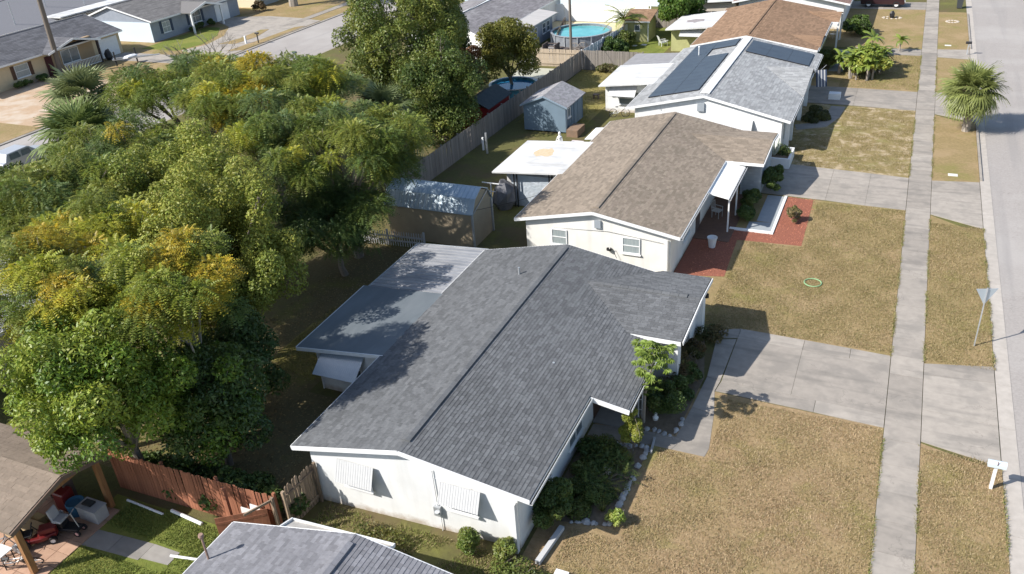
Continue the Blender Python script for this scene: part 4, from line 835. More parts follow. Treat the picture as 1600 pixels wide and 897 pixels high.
# ================================================================ CARPORT at the lower left with its clutter
PAV = mat('terracotta_paver', (.46, .30, .21), (.40, .25, .175, 1), 3, .85, .2, 30, rnd=.13)
pv = thing('paved_floor', None, None, (-28, 12.7, 0), kind='structure')
b = MB(); b.box(-.29, .29, -.29, .29, -.03, .03)
copies('paver', b, PAV, pv, [(-24.85-i*.6-(.0), 10.75+j*.6, .012) for i in range(16) for j in range(8)])
cp = thing('carport', 'open carport with tan-brown shingle roof on timber posts in the lower left corner', 'carport', (-28.5, 13.6, 0))
RC = roofm('tan_brown_shingle', (.25, .20, .16), (.205, .165, .13, 1))
cq = [[(-33.5, 11.45, 2.4), (-24.65, 11.45, 2.4), (-24.6, 13.7, 3.02), (-33.5, 13.7, 3.02)], [(-33.5, 13.7, 3.02), (-24.6, 13.7, 3.02), (-24.7, 15.5, 2.5), (-33.5, 15.5, 2.5)]]
b = MB(); [b.slab(q, .10) for q in cq]; crf = b.build('roof', RC, cp)
emit_shingles(shingle_list([cq[0]], (1, 0, 0), cq[0][0], .20, .6, .08, seed=2)+shingle_list([cq[1]], (1, 0, 0), cq[1][3], .20, .6, .08, seed=6), crf, RC, 250)
b = MB(); b.bar((-24.6, 11.45, 2.3), (-24.56, 13.7, 2.92), .05, .16); b.bar((-24.56, 13.7, 2.92), (-24.66, 15.5, 2.40), .05, .16); b.build('fascia', mat('brown_fascia', (.16, .11, .085)), cp)
TIM = mat('timber_post', (.33, .17, .07), (.22, .11, .05, 1), 4, .8, .3, 30, stretch=(6, 6, .6))
for x, y in ((-25.05, 11.85), (-25.05, 15.3), (-30.5, 11.85), (-30.5, 15.3)): b = MB(); b.box(x-.10, x+.10, y-.10, y+.10, 0, 2.42 if y < 12 else 2.5); b.build('post', TIM, cp, bevel=.01)
b = MB(); b.bar((-25.05, 11.75, 2.36), (-25.05, 15.3, 2.42), .1, .16); b.build('beam', TIM, cp)
b = MB(); b.bar((-25.4, 12.1, 2.05), (-25.7, 15.1, 2.1), .25, .05); b.build('gutter_length', METAL, cp)
# things under it
def wheel(root, c, r, w, ax=(0, 1, 0), name='wheel', rimm=None):
    c, ax = Vector(c), Vector(ax).normalized(); a = ax.orthogonal().normalized(); d = ax.cross(a)
    b = MB(); n = 16
    P = [(r, -w/2), (r, w/2), (r*.62, w/2), (r*.62, -w/2)]; V = []; F = []
    for rr_, t in P: V += [c+(a*math.cos(2*PI*k/n)+d*math.sin(2*PI*k/n))*rr_+ax*t for k in range(n)]
    for i in range(4): F += [(i*n+k, i*n+(k+1) % n, ((i+1) % 4)*n+(k+1) % n, ((i+1) % 4)*n+k) for k in range(n)]
    b.add(V, F); wo = b.build(name, BLACK, root)
    b = MB(); V = [c+(a*math.cos(2*PI*k/n)+d*math.sin(2*PI*k/n))*r*.62+ax*t for t in (-w*.35, w*.35) for k in range(n)]
    b.add(V, [tuple(range(n)), tuple(range(n, 2*n))[::-1]]+[(k, n+k, n+(k+1) % n, (k+1) % n) for k in range(n)]); b.build('rim', rimm or METAL, wo)
    return wo
def torus_wheel(root, c, r, th, ax=(0, 1, 0), spokes=10):
    c, ax = Vector(c), Vector(ax).normalized(); a = ax.orthogonal().normalized(); d = ax.cross(a)
    b = MB(); b.tube([c+(a*math.cos(2*PI*k/20)+d*math.sin(2*PI*k/20))*r for k in range(21)], th, 5, False); w_ = b.build('wheel', BLACK, root)
    b = MB(); [b.tube([c, c+(a*math.cos(2*PI*k/spokes)+d*math.sin(2*PI*k/spokes))*r], .005, 3, False) for k in range(spokes)]; b.build('spokes', METAL, w_); return w_
REDP = mat('red_paint', (.13, .014, .014), rough=.35, spec=.5)
# riding mower
mo = thing('riding_mower', 'dark red riding mower parked under the carport edge', 'mower', (0, 0, 0))
b = MB(); b.prism([(-.75, -.35), (.2, -.42), (.75, -.25), (.8, 0), (.75, .25), (.2, .42), (-.75, .35)], .22, .42); b.prism([(.1, -.25), (.78, -.2), (.78, .2), (.1, .25)], .42, .68); b.build('body', REDP, mo, bevel=.03)
b = MB(); b.box(-.6, -.15, -.24, .24, .5, .58); b.obox((-.6, 0, .75), (.03, 0, .0), (0, .22, 0), (-.05, 0, .2)); b.build('seat', BLACK, mo, bevel=.02)
b = MB(); b.tube([(.05, 0, .6), (-.1, 0, .9)], .02); b.tube([(-.1+.14*math.cos(a*PI/6)*.3, .16*math.sin(a*PI/6), .9+.14*math.cos(a*PI/6)) for a in range(13)], .015, 5, False); b.build('steering_wheel', BLACK, mo)
for x, y, r in ((-.5, .42, .24), (-.5, -.42, .24), (.6, .4, .17), (.6, -.4, .17)): wheel(mo, (x, y, r), r, .16, rimm=WHITE)
place(mo, (-26.15, 13.0, .045), .75)
mo.scale = (.85,)*3
mo2 = thing('mobility_scooter', 'small scooter with white seat and pink-hubbed wheels on the paver floor', 'scooter', (0, 0, 0))
b = MB(); b.prism([(-.5, -.25), (.5, -.18), (.5, .18), (-.5, .25)], .18, .3); b.box(-.5, -.1, -.2, .2, .3, .5); b.build('body', BLACK, mo2, bevel=.02)
b = MB(); b.box(-.45, -.05, -.24, .24, .55, .65); b.obox((-.47, 0, .85), (.04, 0, 0), (0, .22, 0), (-.04, 0, .22)); b.build('seat', mat('white_vinyl_seat', (.4, .41, .43)), mo2, bevel=.03)
b = MB(); b.tube([(.45, 0, .25), (.3, 0, .9), (.28, .22, .95)], .02); b.tube([(.3, 0, .9), (.28, -.22, .95)], .02); b.build('handlebar', METAL, mo2)
for x, y in ((-.4, .27), (-.4, -.27), (.45, .18), (.45, -.18)): wheel(mo2, (x, y, .13), .13, .08, rimm=mat('pink_hub', (.6, .35, .33)))
place(mo2, (-25.45, 13.75, .045), .2)
cab = thing('chest', 'white chest with a dark item on its lid under the carport', 'chest', (-25.1, 14.65, 0))
GREYB = mat('shaded_white_metal', (.40, .40, .41), (.33, .33, .34, 1), 3, .5)  # white metal with the carport shade put into its colour as grey
b = MB(); b.box(-25.65, -24.7, 14.35, 14.9, .05, .60); b.build('box', GREYB, cab, bevel=.02); b = MB(); b.box(-25.67, -24.68, 14.33, 14.92, .60, .65); b.build('lid', GREYB, cab)
b = MB(); b.box(-25.5, -25.05, 14.5, 14.8, .66, .74); tag(b.build('tool_case', BLACK, bevel=.02), 'black case lying on the white chest', 'case')
b = MB(); b.lathe([(.30, 0), (.36, .5), (.33, .55), (.2, .5)], (-26.0, 14.6, .045), 14); tag(b.build('tub', mat('blue_plastic', (.03, .11, .2))), 'blue plastic tub behind the white chest', 'tub')
b = MB(); b.obox((-26.7, 14.7, .45), (.3, 0, 0), (0, .25, .05), (0, 0, .4)); tag(b.build('toolbox', REDP, bevel=.04), 'red cabinet in the shade under the carport', 'cabinet')
b = MB(); b.box(-27.6, -26.2, 12.7, 13.4, .05, .5); tag(b.build('crate', mat('tan_crate', (.4, .3, .17))), 'tan wooden crate under the carport near the mower', 'crate')
CL = [('shelf_unit', 'dark shelf rack against the back of the carport', 'rack', (-27.2, 15.0), (.5, .2, .9), mat('dark_plank', (.10, .08, .07))), ('bucket', 'grey bucket beside the white-topped chest', 'bucket', (-26.35, 14.1), None, METAL), ('bucket', 'tan bucket in front of the red cabinet', 'bucket', (-26.6, 13.9), None, mat('tan_crate', '')), ('box', 'yellowish carton under the carport gutter length', 'box', (-26.9, 13.5), (.22, .3, .18), mat('yellow_carton', (.42, .33, .16))), ('box', 'small silver toolbox between the crate and the mower', 'box', (-26.4, 12.4), (.25, .14, .12), METAL)]
for nm_, lb_, ct_, (x, y), sz, m_ in CL:
    b = MB()
    if sz is None: b.lathe([(.12, 0), (.15, .3), (.14, .3), (.11, .05)], (x, y, .045), 12)
    elif nm_ == 'shelf_unit':
        for k in range(4): b.box(x-sz[0], x+sz[0], y-sz[1], y+sz[1], .1+k*.5, .14+k*.5)
        for sx_ in (-1, 1): b.box(x+sx_*sz[0]-.03, x+sx_*sz[0]+.03, y-sz[1]-.01, y+sz[1]+.01, .04, 1.8)
    else: b.box(x-sz[0], x+sz[0], y-sz[1], y+sz[1], .045, .045+2*sz[2]); b.box(x-sz[0]*.9, x+sz[0]*.9, y-.02, y+.02, .045+2*sz[2], .06+2*sz[2])
    tag(b.build(nm_, m_, bevel=.008), lb_, ct_)
def bicycle(label, loc, rz, fm, lean=.12):
    t = thing('bicycle', label, 'bicycle', (0, 0, 0))
    torus_wheel(t, (-.5, 0, .33), .33, .022); torus_wheel(t, (.5, 0, .33), .33, .022)
    b = MB()
    for p, q in (((-.5, 0, .33), (-.12, 0, .32)), ((-.12, 0, .32), (-.2, 0, .78)), ((-.12, 0, .32), (.36, 0, .72)), ((-.2, 0, .72), (.36, 0, .78)), ((-.5, 0, .33), (-.2, 0, .72)), ((.5, 0, .33), (.34, 0, .86))): b.tube([p, q], .02, 6)
    b.build('frame', fm, t)
    b = MB(); b.box(-.32, -.08, -.06, .06, .80, .86); b.build('saddle', BLACK, t, bevel=.02)
    b = MB(); b.tube([(.30, -.26, .92), (.34, -.1, .90), (.34, .1, .90), (.30, .26, .92)], .014, 5); b.build('handlebar', BLACK, t)
    return place(t, loc, rz, (lean, 0))
bicycle('bicycle with large wheels lying by the corner timber post', (-25.75, 11.95, .05), .5, WHITE, .5)
bicycle('silver bicycle at the very left of the carport edge', (-26.9, 12.0, .05), .9, METAL)
bicycle('white bicycle leaning against the house with solar panels', (-20.4, 64.0, .0), .25, WHITE, -.1)
tb = thing('patio_table', 'small white-topped folding table between the bicycles', 'table', (-26.3, 11.7, 0))
b = MB(); b.box(-26.65, -26.05, 11.5, 12.0, .66, .70); b.build('table_top', WHITE, tb)
for x in (-26.6, -26.1):
    for y in (11.55, 11.95): b = MB(); b.box(x-.015, x+.015, y-.015, y+.015, .04, .66); b.build('leg', BLACK, tb)
# path slabs and pipes in the green yard
driveway('garden_path', [[(-24.7, 13.4), (-23.4, 13.5), (-23.4, 14.3), (-24.7, 14.2)], [(-23.4, 13.5), (-22.0, 13.6), (-22.0, 14.4), (-23.4, 14.3)], [(-22.0, 13.7), (-20.8, 13.8), (-20.8, 14.4), (-22.0, 14.4)]], .02, CONCD)
for p, q, r, lb_ in (((-21.0, 14.15), (-19.4, 14.45), .05, 'white pipe lying on the green lawn near the slate roof'), ((-22.6, 15.9), (-21.0, 15.75), .07, 'white beam at the foot of the red fence'), ((-24.7, 15.75), (-22.8, 15.65), .05, 'thin white pipe in the shade at the red fence')):
    b = MB(); b.tube([(p[0], p[1], r), (q[0], q[1], r)], r, 8); tag(b.build('pipe', WHITE), lb_, 'pipe')

# ================================================================ STREET FURNITURE
mb_ = thing('mailbox', 'pale blue-grey mailbox on a white post at the nearest driveway apron', 'mailbox', (5.0, 27.2, 0))
b = MB(); b.box(4.95, 5.05, 27.15, 27.25, 0, 1.02); b.build('post', WHITE, mb_)
b = MB(); q = [(-.11, 0), (.11, 0), (.11, .14), (.075, .21), (0, .24), (-.075, .21), (-.11, .14)]; n = 7
b.add([(4.72, 27.2+y, 1.02+z) for y, z in q]+[(5.30, 27.2+y, 1.02+z) for y, z in q], [tuple(range(n)), tuple(range(n, 2*n))[::-1]]+[(i, n+i, n+(i+1) % n, (i+1) % n) for i in range(n)]); b.build('box', mat('pale_blue_box', (.55, .62, .66), rough=.4), mb_)
b = MB(); b.box(5.0, 5.02, 27.07, 27.085, 1.15, 1.32); b.build('flag', REDP, mb_)
def mailbox(label, x, y, m, pm, h=1.0):
    t = thing('mailbox', label, 'mailbox', (x, y, 0)); b = MB(); b.box(x-.05, x+.05, y-.05, y+.05, 0, h); b.build('post', pm, t)
    b = MB(); q = [(-.1, 0), (.1, 0), (.1, .12), (.06, .2), (-.06, .2), (-.1, .12)]; n = 6
    b.add([(x-.25, y+u, h+z) for u, z in q]+[(x+.25, y+u, h+z) for u, z in q], [tuple(range(n)), tuple(range(n, 2*n))[::-1]]+[(i, n+i, n+(i+1) % n, (i+1) % n) for i in range(n)]); b.build('box', m, t)
mailbox('dark mailbox on a thin post by the third sidewalk crossing', 5.15, 88.0, BLACK, METAL)
mailbox('black mailbox on a black post on the grass island of the loop driveway', -70.9, 81.3, BLACK, BLACK, 1.1)
mailbox('dark double mailbox on a white post beside the near kerb of the far street', -59.3, 73.2, mat('dark_green_box', (.06, .09, .08)), WHITE, 1.3)
b = MB(); b.box(-72.6, -72.4, 80.85, 81.05, 0, .9); tag(b.build('bollard', WHITE, bevel=.02), 'short white post beside the black mailbox', 'post')
sg_ = thing('street_sign', 'grey back of a triangular yield sign on a steel pole by the street', 'sign', (4.68, 36.75, 0))
b = MB(); b.box(4.655, 4.705, 36.73, 36.77, 0, 2.98); b.build('pole', METAL, sg_)
b = MB(); sa = .35; ca = math.cos(sa), math.sin(sa); s_ = .92
tri = [(-s_/2, .80), (s_/2, .80), (0, 0)]; V = []
for dz in (.005, -.005): V += [(4.68+u*ca[0]-ca[1]*(dz-.0), 36.79+u*ca[1]+dz, 2.12+z) for u, z in tri]
b.add(V, [(0, 1, 2), (5, 4, 3), (0, 3, 4, 1), (1, 4, 5, 2), (2, 5, 3, 0)]); b.build('sign_plate', mat('sign_back', (.50, .56, .60), rough=.35, metal=.4), sg_)
b = MB(); b.box(4.28, 4.66, 59.55, 59.9, .014, .03); b.box(0, 0, 0, 0, 0, 0) if 0 else None
# utility covers on the verges
for x, y, l in ((3.9, 57.4, 'small pale utility cover in the verge grass near the second apron'), (3.6, 91.2, 'pale utility cover in the farthest verge')):
    b = MB(); b.box(x-.28, x+.28, y-.2, y+.2, .0, .03); tag(b.build('utility_cover', mat('pale_cover', (.66, .64, .6))), l, 'cover')
def pole(label, x, y, h, r, lean=(0, 0)):
    t = thing('utility_pole', label, 'pole', (x, y, 0)); b = MB(); b.tube([(x, y, 0), (x+lean[0], y+lean[1], h)], [r, r*.75], 10); b.build('post', mat('weathered_pole', (.20, .17, .14), (.14, .12, .10, 1), 3, .9, stretch=(4, 4, .3)), t)
    b = MB(); b.box(x+lean[0]-1.0, x+lean[0]+1.0, y+lean[1]-.06, y+lean[1]+.06, h-.6, h-.45); b.build('crossarm', MATS['weathered_pole'], t); return t
pole('tall utility pole in front of the tan house', -84.8, 64.6, 11.5, .30, (.1, .2)); pole('utility pole rising between the two round pools', -31.1, 81.6, 11.5, .15)
def wire(label, p, q, sag, r=.012):
    p, q = Vector(p), Vector(q); P = []
    for i in range(13): t = i/12; v = p.lerp(q, t); v.z -= sag*4*t*(1-t); P.append(v)
    b = MB(); b.tube(P, r, 4, False); tag(b.build('overhead_wire', BLACK), label, 'wire')
wire('overhead wire from the leaning pole toward the upper left corner', (-84.7, 64.8, 9.2), (-94, 50, 7.2), .5, .03)
wire('thin service wire passing over the tan shed', (-21.4, 39.6, 2.2), (-17.6, 42.5, 2.7), .1, .014)
wire('overhead wires crossing the tall olive tree', (-34.5, 50, 8.0), (-31.1, 81.5, 10.5), .8, .02)

# ================================================================ YARD OBJECTS
def pot(label, x, y, r, h, m, cat='plant pot'):
    b = MB(); b.lathe([(r*.65, 0), (r, h), (r*1.08, h), (r*1.08, h*.93), (r*.9, h*.93), (r*.85, h*.8)], (x, y, .02), 16); return tag(b.build('plant_pot', m, smooth=False), label, cat)
pot('large white planter on the red mulch by the cream wall', -8.35, 43.1, .27, .62, WHITE)
ch = thing('garden_chair', 'white metal chair under the porch awning beside the brown floor', 'chair', (0, 0, 0))
b = MB(); b.box(-.25, .25, -.25, .25, .42, .46); b.build('seat', METAL, ch)
b = MB(); [b.bar((-.23+i*.115, -.25, .46), (-.23+i*.115, -.33, .95), .02, .02) for i in range(5)]; b.bar((-.25, -.33, .95), (.25, -.33, .95), .03, .03); b.build('backrest', METAL, ch)
for x in (-.22, .22):
    for y in (-.22, .22): b = MB(); b.box(x-.015, x+.015, y-.015, y+.015, 0, .42); b.build('leg', METAL, ch)
    b = MB(); b.bar((x, -.28, .66), (x, .22, .66), .03, .03); b.bar((x, .22, .66), (x, .22, .44), .03, .03); b.build('armrest', METAL, ch)
place(ch, (-8.9, 47.0, .08), -1.9)
dup(ch, (-7.0, 92.6, 0), 1.0, 'white metal chair beside the front column of the red-brown roofed house')
ad = thing('adirondack_chair', 'white slatted lounge chair on the grass by the olive house', 'chair', (0, 0, 0))
b = MB(); [b.obox((-.25+i*.125, -.05, .36), (.05, 0, 0), (0, .30, .04), (0, 0, .012)) for i in range(5)]; b.build('seat', WHITE, ad)
for i in range(5): b = MB(); b.obox((-.25+i*.125, -.50, .68), (.05, 0, 0), (0, -.16, .38), (0, .01, 0)); b.build('slat', WHITE, ad)
for x in (-.34, .34): b = MB(); b.box(x-.06, x+.06, -.45, .35, .56, .59); b.build('armrest', WHITE, ad)
for x in (-.32, .32):
    for y in (-.35, .28): b = MB(); b.box(x-.03, x+.03, y-.03, y+.03, 0, .56); b.build('leg', WHITE, ad)
place(ad, (-23.0, 87.2, .01), -.9)
for i, (x, y) in enumerate(((-26.9, 86.3), (-26.0, 86.7), (-25.1, 87.2))):
    b = MB(); b.prism([(x-.3, y-.2), (x+.25, y-.25), (x+.3, y+.2), (x-.2, y+.25)], .01, .04); tag(b.build('stepping_stone', WHITE), ['pale stepping stone nearest the vinyl fence', 'middle pale stepping stone before the olive shed', 'pale stepping stone nearest the lounge chair'][i], 'stone', 'stepping stones before the olive shed')
st = thing('garden_statue', 'small white garden statue behind the white flat roof', 'statue', (-21.9, 54.6, 0))
b = MB(); b.lathe([(.26, 0), (.26, .15), (.18, .2), (.15, .7), (.24, .78), (.24, .84)], (-21.9, 54.6, 0), 12); b.build('pedestal', WHITE, st)
b = MB(); b.lathe([(.10, .84), (.16, .95), (.13, 1.25), (.17, 1.45), (.07, 1.55), (.10, 1.66), (.09, 1.78), (.02, 1.84)], (-21.9, 54.6, 0), 12); b.tube([(-22.05, 54.6, 1.42), (-22.15, 54.5, 1.15), (-21.95, 54.45, 1.2)], .04, 6); b.tube([(-21.75, 54.6, 1.42), (-21.65, 54.5, 1.15), (-21.85, 54.45, 1.25)], .04, 6); b.build('figure', WHITE, st)
b = MB(); b.box(-21.3, -20.4, 54.9, 55.6, .3, .9); tag(b.build('storage_box', mat('pale_pink_board', (.62, .56, .54))), 'pale box beside the white statue', 'box')
for i, (x, y, h) in enumerate(((-28.0, 54.3, 1.0), (-27.4, 53.7, 1.6))): b = MB(); b.box(x-.06, x+.06, y-.06, y+.06, 0, h); tag(b.build('post', WHITE if i == 0 else METAL), ['short white post against the board fence', 'thin grey pole standing just right of the short white post'][i], 'post')
ck = thing('wood_chopping_block', 'dark little stool on the golden grass behind the white flat roof', 'stool', (-23.8, 68.3, 0))
b = MB(); b.box(-24.1, -23.6, 68.1, 68.5, .35, .42); b.build('seat', mat('dark_plank', ''), ck)
for x in (-24.05, -23.65): b = MB(); b.box(x-.03, x+.03, 68.15, 68.45, 0, .35); b.build('leg', MATS['dark_plank'], ck)
# clothes-line post and covered heap by the second house
b = MB(); b.tube([(-22.6, 44.4, 0), (-22.6, 44.4, 1.9)], .04); b.bar((-23.2, 44.4, 1.85), (-22.0, 44.4, 1.85), .05, .05); b.bar((-22.9, 44.4, 1.3), (-22.3, 44.4, 1.3), .04, .04); tag(b.build('clothes_post', WHITE), 'white T-shaped clothes post beside the grey covered heap', 'post')
b = MB(); b.rock((-21.95, 44.9, 0), (.75, .7, 1.9), 5); tag(b.build('covered_heap', mat('grey_tarp', (.20, .20, .21), (.14, .14, .15, 1), 3, .6, .8, 5, bdist=.08)), 'heap under a grey cover beside the silver tarp screen', 'heap')
# flag on the third house
fl = thing('flag', 'striped dark blue and white flag on the pale-roofed house front column', 'flag', (-6.0, 72.2, 1.6))
b = MB(); b.tube([(-6.55, 71.2, 1.9), (-5.6, 71.6, 2.9)], .015, 5); b.build('flag_pole', METAL, fl)
NV = mat('flag_navy', (.03, .05, .10)); FW = mat('flag_white', (.42, .42, .42))
for k in range(7): b = MB(); y0 = 71.0; b.slab([(-6.3+k*.11+.02*math.sin(k), y0+k*.05, 2.6-.0), (-6.3+(k+1)*.11, y0+(k+1)*.05, 2.6), (-6.1+(k+1)*.11, y0-.5+(k+1)*.05, 1.4), (-6.1+k*.11, y0-.5+k*.05, 1.4)], .006); b.build('stripe', NV if k % 2 == 0 else FW, fl)
# white planter box with cactus at the corner of the second and third houses
pb = thing('planter_box', 'white walled planter with a pale cactus at the corner of the pale-roofed house', 'planter', (-6.9, 56.9, 0))
for a in ((-8.0, -6.0, 55.9, 56.05), (-8.0, -6.0, 58.1, 58.25)): b = MB(); b.box(a[0], a[1], a[2], a[3], 0, .7); b.build('wall', WHITE, pb)
for a in ((-8.0, -7.85, 56.05, 58.1), (-6.15, -6.0, 56.05, 58.1)): b = MB(); b.box(a[0], a[1], a[2], a[3], 0, .7); b.build('wall', WHITE, pb)
b = MB(); b.box(-7.85, -6.15, 56.05, 58.1, 0, .55); b.build('soil', DIRT, pb)
b = MB(); b.box(-5.2, -4.3, 71.9, 72.6, 0, .5); tag(b.build('planter_box', WHITE), 'small white planter box on the third driveway', 'planter')
# hoop of green garden hose on the olive lawn
b = MB(); b.tube([(-2.62+.42*math.cos(a*PI/12), 40.5+.42*math.sin(a*PI/12), .05) for a in range(25)], .03, 6, False); tag(b.build('garden_ring', mat('pale_green_hose', (.25, .42, .22))), 'pale green ring lying on the middle front lawn', 'ring')
# stone edging round the flower bed of the grey-roofed house
STONE = mat('whitish_stone', (.42, .42, .42), (.30, .30, .30, 1), 6, .9, .5, 30, rnd=.15, bdist=.01)
sb = thing('flower_bed', 'overgrown flower bed edged with whitish stones in front of the charcoal-roofed house', 'flower bed', (-7.8, 22.8, 0))
b = MB(); b.prism([(-9.45, 20.3), (-7.0, 20.8), (-6.9, 25.4), (-9.45, 24.5)], -.01, .03); b.build('soil', DIRT, sb)
i = 0
def stones(root, pts, n, r):
    global i
    for k in range(n):
        t = k/(n-1)*(len(pts)-1); j = min(int(t), len(pts)-2); f = t-j; x = pts[j][0]*(1-f)+pts[j+1][0]*f; y = pts[j][1]*(1-f)+pts[j+1][1]*f
        i += 1; q = R_.uniform(.7, 1.3)*r
        if R_.random() < .12: continue
        b = MB(); b.rock((x+R_.uniform(-.05, .05), y+R_.uniform(-.05, .05), 0), (q, q*1.2, q*1.1), i); b.build('stone', STONE, root)
stones(sb, [(-7.0, 21.8), (-6.98, 23.4), (-6.95, 25.3)], 17, .12); stones(sb, [(-8.35, 20.55), (-7.1, 20.85)], 11, .10); stones(sb, [(-8.6, 24.9), (-7.0, 25.3)], 9, .12)
sb2 = thing('flower_bed', 'shrub bed edged with stones between the front walk and the garage wall', 'flower bed', (-6.7, 28.5, 0))
b = MB(); b.prism([(-7.7, 26.5), (-6.15, 26.4), (-5.95, 30.6), (-6.6, 33.6), (-7.7, 29.5)], -.01, .026); b.build('soil', DIRT, sb2)
stones(sb2, [(-7.7, 26.45), (-6.25, 26.3), (-6.1, 27.4)], 14, .10)
pot('small white pot among the dark plants of the stone-edged bed', -7.95, 23.4, .16, .28, WHITE); pot('dusty blue pot low in the stone-edged bed', -8.3, 22.9, .2, .25, mat('dusty_blue', (.15, .22, .30)))
b = MB(); b.bar((-8.75, 18.3, .12), (-8.55, 20.1, .12), .18, .16); tag(b.build('edging_beam', mat('chalky_white_wood', '')), 'long whitish beam lying beside the front corner of the charcoal-roofed house', 'beam')
b = MB(); b.bar((-6.75, 25.0, .08), (-6.85, 25.9, .08), .08, .10); tag(b.build('edging_beam', STONE), 'short pale edging piece at the top corner of the stone-edged bed', 'beam')
b = MB(); b.lathe([(.10, 0), (.13, .12), (.05, .2), (.08, .3), (.02, .36)], (-7.15, 27.1, .02), 10); tag(b.build('garden_ornament', WHITE), 'little white ornament below the papaya tree', 'ornament')
b = MB(); b.box(-8.0, -7.55, 17.55, 18.15, 0, .3); tag(b.build('utility_box', WHITE), 'white box at the bottom edge beside the lawn', 'box')
# fish-shaped ring bed and second ring on the far lawns
for x, y, l in ((-1.9, 102.6, 'oval ring of pale stones with dark ornament on the far lawn'), (4.0, 101.4, 'small ring of pale stones on the farthest verge')):
    rb_ = thing('stone_ring', l, 'stone ring', (x, y, 0)); b = MB(); b.rock((0, 0, 0), (.13, .16, .09), 3)
    copies('stone', b, mat('pale_ring_stone', (.46, .40, .33)), rb_, [(x+(.9 if x < 0 else .55)*math.cos(k*PI/6), y+.5*math.sin(k*PI/6), 0) for k in range(12)])
    if x < 0: b = MB(); b.rock((x, y, 0), (.3, .3, .7), 8); b.build('ornament', BLACK, rb_)

# ================================================================ VEHICLES
def car(label, loc, rz, paint, suv=True, tyre_rim=METAL):
    t = thing('parked_car', label, 'car', (0, 0, 0)); L_, W_, = 4.7, 1.86
    prof = [(-2.3, .35), (-2.35, .75), (-2.25, 1.02), (-1.95, 1.08), (-1.55, 1.62), (.35, 1.66), (1.05, 1.12), (2.1, .98), (2.33, .7), (2.3, .35)] if suv else [(-2.3, .3), (-2.35, .7), (-2.1, .95), (-1.5, 1.0), (-.9, 1.42), (.45, 1.44), (1.15, .98), (2.1, .85), (2.33, .6), (2.3, .3)]
    b = MB(); n = len(prof); V = []
    for y, ins in ((-W_/2, 0), (-W_/2+.03, 0), (W_/2-.03, 0), (W_/2, 0)):
        for x, z in prof:
            k = max(0, z-1.0)*.32; V.append((x, (y-k if y > 0 else y+k), z))
    F = [tuple(range(n)), tuple(range(3*n, 4*n))[::-1]]
    for j in range(3): F += [(j*n+i_, (j+1)*n+i_, (j+1)*n+(i_+1) % n, j*n+(i_+1) % n) for i_ in range(n)]
    b.add(V, F); b.build('body', paint, t, bevel=.04)
    G = GLASS; zb, zt = (1.13, 1.55) if suv else (1.02, 1.36)
    for sgn in (-1, 1):
        for x0, x1 in ((-1.5, -.55), (-.45, .45)):
            b = MB(); y = sgn*(W_/2-.04); dy = sgn*.1
            b.slab([(x0, y+sgn*.012, zb), (x1, y+sgn*.012, zb), (x1-.08, y-dy+sgn*.012, zt), (x0+.1, y-dy+sgn*.012, zt)], .004); b.build('side_window', G, t)
        for x in (-1.45, 1.45): wheel(t, (x, sgn*(W_/2-.1), .35), .35, .24, rimm=tyre_rim)
        b = MB(); b.box(2.28, 2.345, sgn*.75-.17, sgn*.75+.17, .62, .76); b.build('headlight', WHITE, t); b = MB(); b.box(-2.37, -2.3, sgn*.75-.12, sgn*.75+.12, .75, .95); b.build('tail_light', REDP, t)
    w0, w1 = (.42, 1.0) if suv else (.5, 1.1); b = MB(); b.obox(((w0+w1)/2+.02, 0, (zb+zt)/2+.03), ((w1-w0)/2*.95, 0, -(zt-zb)/2*1.05), (0, .68, 0), (.012, 0, .012)); b.build('windscreen', G, t)
    return place(t, loc, rz)
car('dark maroon car in the driveway at the top edge', (-3.2, 108.6, .03), 0, mat('maroon_car_paint', (.035, .015, .018), rough=.25, spec=.6), True, WHITE)
car('silver-grey car on the far street at the left edge', (-63.2, 42.2, -.1), PI/2, mat('silver_car_paint', (.50, .51, .53), rough=.3, spec=.6, metal=.3), True)
bn = thing('wheelie_bin', 'dark wheeled bin standing by the kerb at the top of the street', 'bin', (4.7, 108.2, 0))
b = MB(); b.add([(4.45, 107.95, .05), (4.95, 107.95, .05), (4.95, 108.45, .05), (4.45, 108.45, .05), (4.38, 107.88, 1.0), (5.02, 107.88, 1.0), (5.02, 108.52, 1.0), (4.38, 108.52, 1.0)], [(0, 3, 2, 1), (4, 5, 6, 7), (0, 1, 5, 4), (1, 2, 6, 5), (2, 3, 7, 6), (3, 0, 4, 7)]); b.build('body', mat('dark_grey_bin', (.05, .055, .06)), bn)
b = MB(); b.box(4.36, 5.04, 107.86, 108.54, 1.0, 1.06); b.build('lid', BLACK, bn); wheel(bn, (4.5, 108.5, .12), .12, .06, (1, 0, 0)); wheel(bn, (4.9, 108.5, .12), .12, .06, (1, 0, 0))
# far-street yards: sand lot, driveways, lawns
sheet('sand_lot', [(-86.0, 55), (-86.3, 62.5), (-79, 64.5), (-70.6, 63), (-70.6, 50), (-78, 50)], .01, SAND)
driveway('driveway', [[(-85.6, 71.3), (-77, 71.3), (-77, 74.5), (-85.6, 74.5)], [(-77, 71.3), (-70.5, 71.3), (-70.5, 74.5), (-77, 74.5)]], .03)
sheet('driveway', [(-78.6, 76.5), (-77.4, 79.5), (-78.5, 84), (-81.5, 88.5), (-85.6, 91), (-85.6, 94), (-80, 95.2), (-74, 94.5), (-70.5, 93.5), (-70.5, 75.5), (-76, 75.6)], .02, CONC)
sheet('lawn_island', [(-76.0, 80.0), (-75.2, 83.0), (-75.6, 87.6), (-74.6, 88), (-73.4, 84.0), (-73.8, 80.5)], .04, G_MID); sheet('lawn_island', [(-72.3, 77.2), (-71.9, 82), (-71.7, 89.5), (-70.7, 90.4), (-70.5, 78)], .04, G_MID)
